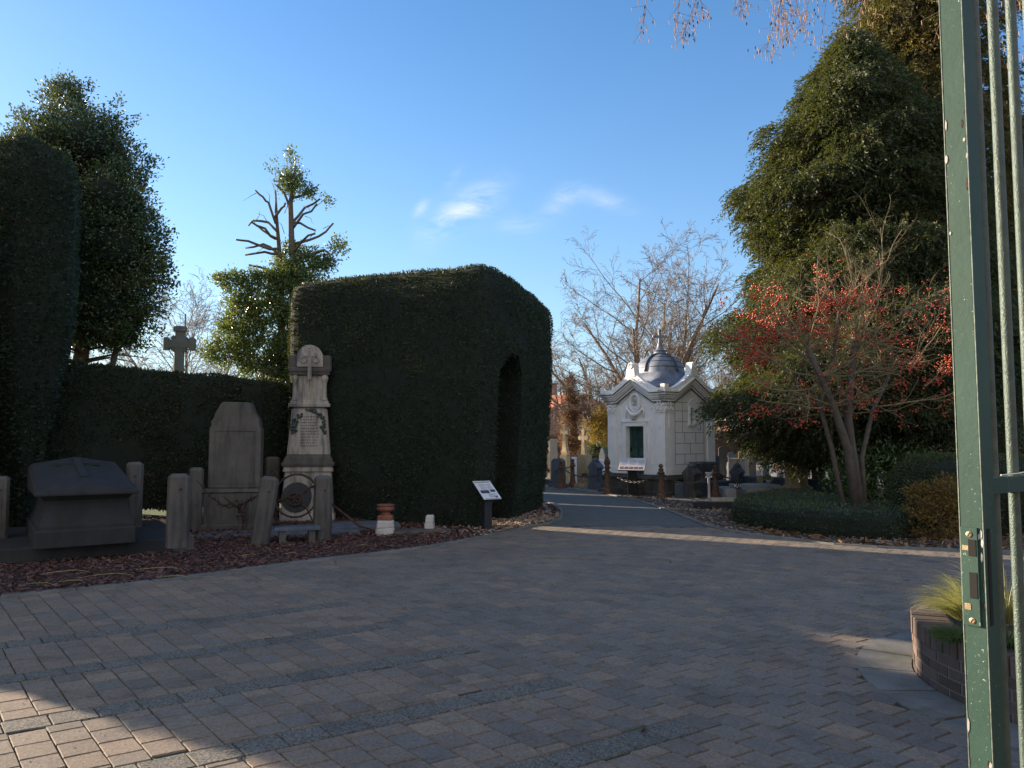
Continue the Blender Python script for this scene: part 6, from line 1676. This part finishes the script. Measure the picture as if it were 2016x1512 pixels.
for i in range(nS):
    a0 = 2 * math.pi * i / nS; da = 2 * math.pi / nS * .43; z0 = .272; z1 = .385 + random.uniform(-.003, .003); vs = []
    ro = Rw + random.uniform(0, .006) + .004; ri = Rw - .21; e = .006
    for rr_, zt in ((ri, z1), (ro, z1)):
        for q in (-1, 1): vs.append((rr_ * math.cos(a0 + q * da), rr_ * math.sin(a0 + q * da), z0))
    for rr_ in (ri, ro - e):
        for q in (-1, 1): vs.append((rr_ * math.cos(a0 + q * da * .88), rr_ * math.sin(a0 + q * da * .88), z1))
    for q in (-1, 1): vs.append((ro * math.cos(a0 + q * da), ro * math.sin(a0 + q * da), z1 - e))
    for q in (-1, 1): vs.append((ri * math.cos(a0 + q * da), ri * math.sin(a0 + q * da), z1 - e))
    # 0,1 ri low; 2,3 ro low; 4,5 ri top; 6,7 ro top; 8,9 ro shoulder; 10,11 ri shoulder
    mb.add(vs, [(4, 6, 7, 5), (6, 8, 9, 7), (2, 3, 9, 8), (0, 2, 8, 10), (3, 1, 11, 9), (10, 8, 6, 4), (5, 7, 9, 11), (0, 10, 11, 1)])
mb.build('coping', m_br, root)
mb = MB(); n = 96
for (ro, ri, z0, z1) in ((Rw - .004, Rw - .20, 0, .376),):
    vs = []
    for r_, z in ((ro, z0), (ro, z1), (ri, z1), (ri, z0)):
        for i in range(n): a = 2 * math.pi * i / n; vs.append((r_ * math.cos(a), r_ * math.sin(a), z))
    mb.add(vs, [(k * n + i, k * n + (i + 1) % n, (k + 1) * n + (i + 1) % n, (k + 1) * n + i) for k in range(3) for i in range(n)])
mb.build('mortar', m_mo, root)
mb = MB(); mb.lathe([(Rw - .19, .30), (Rw * .4, .36), (.001, .40)], (0, 0, 0), 40); mb.build('soil', M['soil'], root)
# concrete edging stones round its foot
mb = MB(); nE = 20
for i in range(nE):
    a0 = 2 * math.pi * (i + .03) / nE; a1 = 2 * math.pi * (i + .97) / nE; vs = []; ro = Rw + .36; z1 = .027 + random.uniform(-.002, .003)
    for z in (.0, z1):
        for r_ in (Rw + .01, ro):
            for q in range(5): a = a0 + (a1 - a0) * q / 4; vs.append((r_ * math.cos(a), r_ * math.sin(a), z))
    fs = [(10 + q, 15 + q, 16 + q, 11 + q) for q in range(4)] + [(5 + q, 6 + q, 16 + q, 15 + q) for q in range(4)] + [(0, 5, 15, 10), (4, 14, 19, 9)]
    mb.add(vs, fs)
o = mb.build('planter_edging', M['kerb']); o.location = (pc.x, pc.y, 0); tagit(o, kind='structure')
# grasses in the planter
def tuft(label, px, py, Y, n, L_, spread, mat, seed, lean=(-.5, -.1), wid=.006):
    p = at(px, py, Y); root = thing('ornamental_grass', label, 'grass tuft', (p.x, Y, .37)); rd = random.Random(seed); V, Fq = [], []
    for i in range(n):
        a = rd.uniform(0, 6.28); r0_ = rd.uniform(0, .07); b0_ = Vector((r0_ * math.cos(a), r0_ * math.sin(a), 0))
        d = Vector((math.cos(a) * spread + lean[0], math.sin(a) * spread + lean[1], rd.uniform(.7, 1.3))).normalized(); q = b0_.copy(); l = L_ * rd.uniform(.5, 1.15); ns = 6
        side = d.cross(Vector((rd.gauss(0, 1), rd.gauss(0, 1), .3))).normalized() * wid * rd.uniform(.6, 1.2)
        base_i = len(V)
        for j in range(ns + 1):
            t = j / ns; wv = side * (1 - t * .9); V += [tuple(q - wv / 2), tuple(q + wv / 2)]
            d = (d + Vector((lean[0] * .14, lean[1] * .1, -.27 * (.4 + t)))).normalized(); q = q + d * l / ns
        for j in range(ns): k_ = base_i + 2 * j; Fq.append((k_, k_ + 1, k_ + 3, k_ + 2))
    np_mesh('blades', V, Fq, mat, root)
tuft('pale yellow arching grass spilling over the planter wall', 1900, 1200, 5.3, 460, .36, .34, M['pampas'], 1, lean=(-.42, .1), wid=.0065)
tuft('second pale grass tuft seen between the gate bars', 1975, 1180, 5.2, 420, .50, .5, M['pampas'], 2, lean=(-.1, 0), wid=.0065)
tuft('short green grass tuft in front of the pale grass', 1885, 1235, 4.75, 700, .17, .9, M['grass'], 3, lean=(-.2, -.2), wid=.006)
tuft('greener grass tuft low behind the gate bars', 1985, 1260, 4.6, 700, .22, .8, M['grass'], 4, lean=(0, -.1), wid=.006)

# ------------------------------------------------------------------ iron gate leaf, close to the viewer
Yg = 1.62
gA = at(1905, 860, Yg)          # centre of the closing edge at eye level
e_ = Vector((.574, -.819, 0)); g_ = Vector((.819, .574, 0))
rzg = math.atan2(g_.y, g_.x)
# local frame: x runs along the leaf (away to the right), y = thickness
lx = .058; ly = .0465
gp = Vector((gA.x, gA.y, 0))
gate = thing('iron_gate', 'open green painted iron gate leaf with round bars at the right edge', 'gate', gp, rzg)
GH = 3.3
mb = MB(); mb.box((lx / 2, 0, GH / 2 + .06), (lx, ly, GH), ch=.0025); mb.build('closing_stile', M['gate'], gate)
# thin pale strips: the highlight on the stile's edges put in as colour
mb = MB()
for s_ in (-1, 1): mb.box((.0004, s_ * (ly / 2 - .0004), GH / 2 + .06), (.0025, .0016, GH - .02))
mb.build('edge_highlight', plain('pale_edge_highlight', (.20, .24, .20), .45, .1, .4, 60, .2), gate)
nb_ = 12; pitch_ = .098
for i in range(nb_):
    x = lx + .05 + i * pitch_; mb = MB(); mb.lathe([(.0115, .16)] + [(.0115, .16 + (GH - .2) * j / 8) for j in range(1, 9)], (x, 0, 0), 14); mb.build('bar', M['gate_bar'], gate, smooth=True, auto=40)
zr = at(1960, 955, Yg + .05).z
for z, h in ((zr, .034), (.14, .05), (GH + .0, .05)):
    mb = MB(); mb.box((lx + nb_ * pitch_ / 2 + .001, 0, z), (nb_ * pitch_, .040, h), ch=.002); mb.build('rail', M['gate'], gate)
mb = MB(); mb.box((lx + nb_ * pitch_ + .03, 0, GH / 2 + .06), (.058, ly, GH), ch=.0025); mb.build('hinge_stile', M['gate'], gate)
# lock plate on the closing edge
zt, zb_ = at(1905, 1038, Yg).z, at(1915, 1232, Yg).z; zm = (zt + zb_) / 2; ph = zt - zb_
mb = MB(); mb.box((-.0022, .004, zm), (.0045, .034, ph), ch=.001); lock = mb.build('lock_plate', M['gate'], gate)
for z, h in ((at(1908, 1078, Yg).z, .034), (at(1912, 1152, Yg).z, .053)):
    mb = MB(); mb.box((-.0049, -.002, z), (.0012, .0145, h)); mb.build('keeper_slot', M['black'], lock)
mb = MB(); mb.box((-.0046, .0115, at(1908, 1078, Yg).z - .001), (.0012, .012, .010)); mb.build('worn_patch', M['gate_brass'], lock)
mb = MB(); mb.box((-.0046, .011, at(1908, 1195, Yg).z), (.0012, .012, .013)); mb.build('worn_patch', M['gate_brass'], lock)
for z in (at(1908, 1052, Yg).z, at(1912, 1222, Yg).z):
    mb = MB(); mb.lathe([(.0062, 0), (.0062, .0012), (.004, .002), (.001, .0021)], (-.0044, .003, z), 14, R=Matrix.Rotation(-math.pi / 2, 3, 'Y')); sc = mb.build('screw', M['gate_brass'], lock)
    mb = MB(); mb.box((-.0066, .003, z), (.0006, .0014, .010), R=Matrix.Rotation(.5, 3, 'X')); mb.build('slot', M['black'], sc)
mb = MB(); mb.box((.02, -ly / 2 - .0008, zm), (.012, .0016, ph * .98)); mb.build('lock_case_edge', M['black'], gate)
# thin wire tied to the rail
mb = MB(); mb.tube([(lx + .04, -.02, zr + .022), (lx + .12, -.024, zr + .024), (lx + .22, -.022, zr + .030)], .0016, 5); mb.build('wire', M['white_frame'], gate)

# unseen wall added behind the viewer to darken the gate's side; gate pillar
root = thing('unseen_shade_wall', 'unseen brick wall added behind the viewer at the right to darken the gate', 'wall', (5.2, -2.4, 0), 0)
mb = MB(); mb.box((0, 0, 2.1), (8.0, .5, 4.2)); mb.build('brickwork', M['brick_house'], root)
mb = MB(); mb.box((0, 0, 4.26), (8.2, .7, .12)); mb.build('coping_stone', M['grey_stone'], root)
root = thing('gate_pillar', 'brick gate pillar that carries the iron gate leaf, outside the view', 'pillar', (2.42, 2.55, 0), rzg)
mb = MB(); mb.box((.1, 0, 1.8), (.55, .55, 3.6)); mb.build('brickwork', M['brick_house'], root)
mb = MB(); mb.box((.1, 0, 3.67), (.7, .7, .14), ch=.02); mb.build('cap', M['grey_stone'], root)

# peeled paint on the closing edge of the gate
rd = random.Random(8); mb = MB(); mb2 = MB()
for i in range(22):
    z = rd.choice((2.05, 2.12, 2.2, 2.3, 1.36, 1.28, .98)) + rd.gauss(0, .03); y = -ly / 2 + rd.uniform(.001, .010)
    if i % 3 == 0: y = ly / 2 - rd.uniform(.001, .006)
    w_, h_ = rd.uniform(.0015, .004), rd.uniform(.004, .016)
    pts = [(0, -h_), (w_, -h_ * .3), (w_ * .6, h_ * .5), (0, h_), (-w_, h_ * .4), (-w_ * .7, -h_ * .5)]
    tgt = mb if i % 2 else mb2
    k = .0012 if i % 2 else .0006
    tgt.add([(-k, y + a, z + b_) for a, b_ in pts] + [(.0005, y + a, z + b_) for a, b_ in pts], [(0, 1, 2, 3, 4, 5)] + [(j, 6 + j, 6 + (j + 1) % 6, (j + 1) % 6) for j in range(6)])
tagit(mb.build('paint_flakes', M['white_block'], gate), kind='stuff'); tagit(mb2.build('bare_spots', M['rust_dark'], gate), kind='stuff')
# dry stalks lying on the mulch
mb = MB(); rd = random.Random(12)
for px, py, l, a in ((35, 1152, .38, .05), (80, 1130, .5, .35), (165, 1135, .5, .2), (262, 1122, .55, .12), (310, 1137, .35, .0), (120, 1145, .3, -.2), (470, 1095, .25, .2), (560, 1090, .2, -.3), (700, 1075, .2, .1)):
    p = G(px, py, .05); d = Vector((math.cos(a), math.sin(a), 0)); n_ = Vector((-d.y, d.x, 0))
    mb.tube([p, p + d * l * .35 + n_ * .02 + Vector((0, 0, .015)), p + d * l * .7 + n_ * .03 + Vector((0, 0, .02)), p + d * l], [.004, .0045, .004, .002], 4)
tagit(mb.build('dry_stalks', M['pampas'], None), kind='stuff')
# a little moss and grit in the joints and along the kerb
P_ = []
rd = random.Random(33)
while len(P_) < 2600:
    x, y = rd.uniform(-6, 6), rd.uniform(3.2, 12)
    if abs(x) < .7 * y and inside((x, y), pave_poly) and mnoise.noise(Vector((x * .6, y * .6, 4))) > .05: P_.append((x, y, .021))
A_ = RNG.normal(size=(len(P_), 3)) * np.array([1, 1, .3]); cards_o = cards('grit', P_, A_, .012, .010, M['gravel_chip']); tagit(cards_o, kind='stuff')
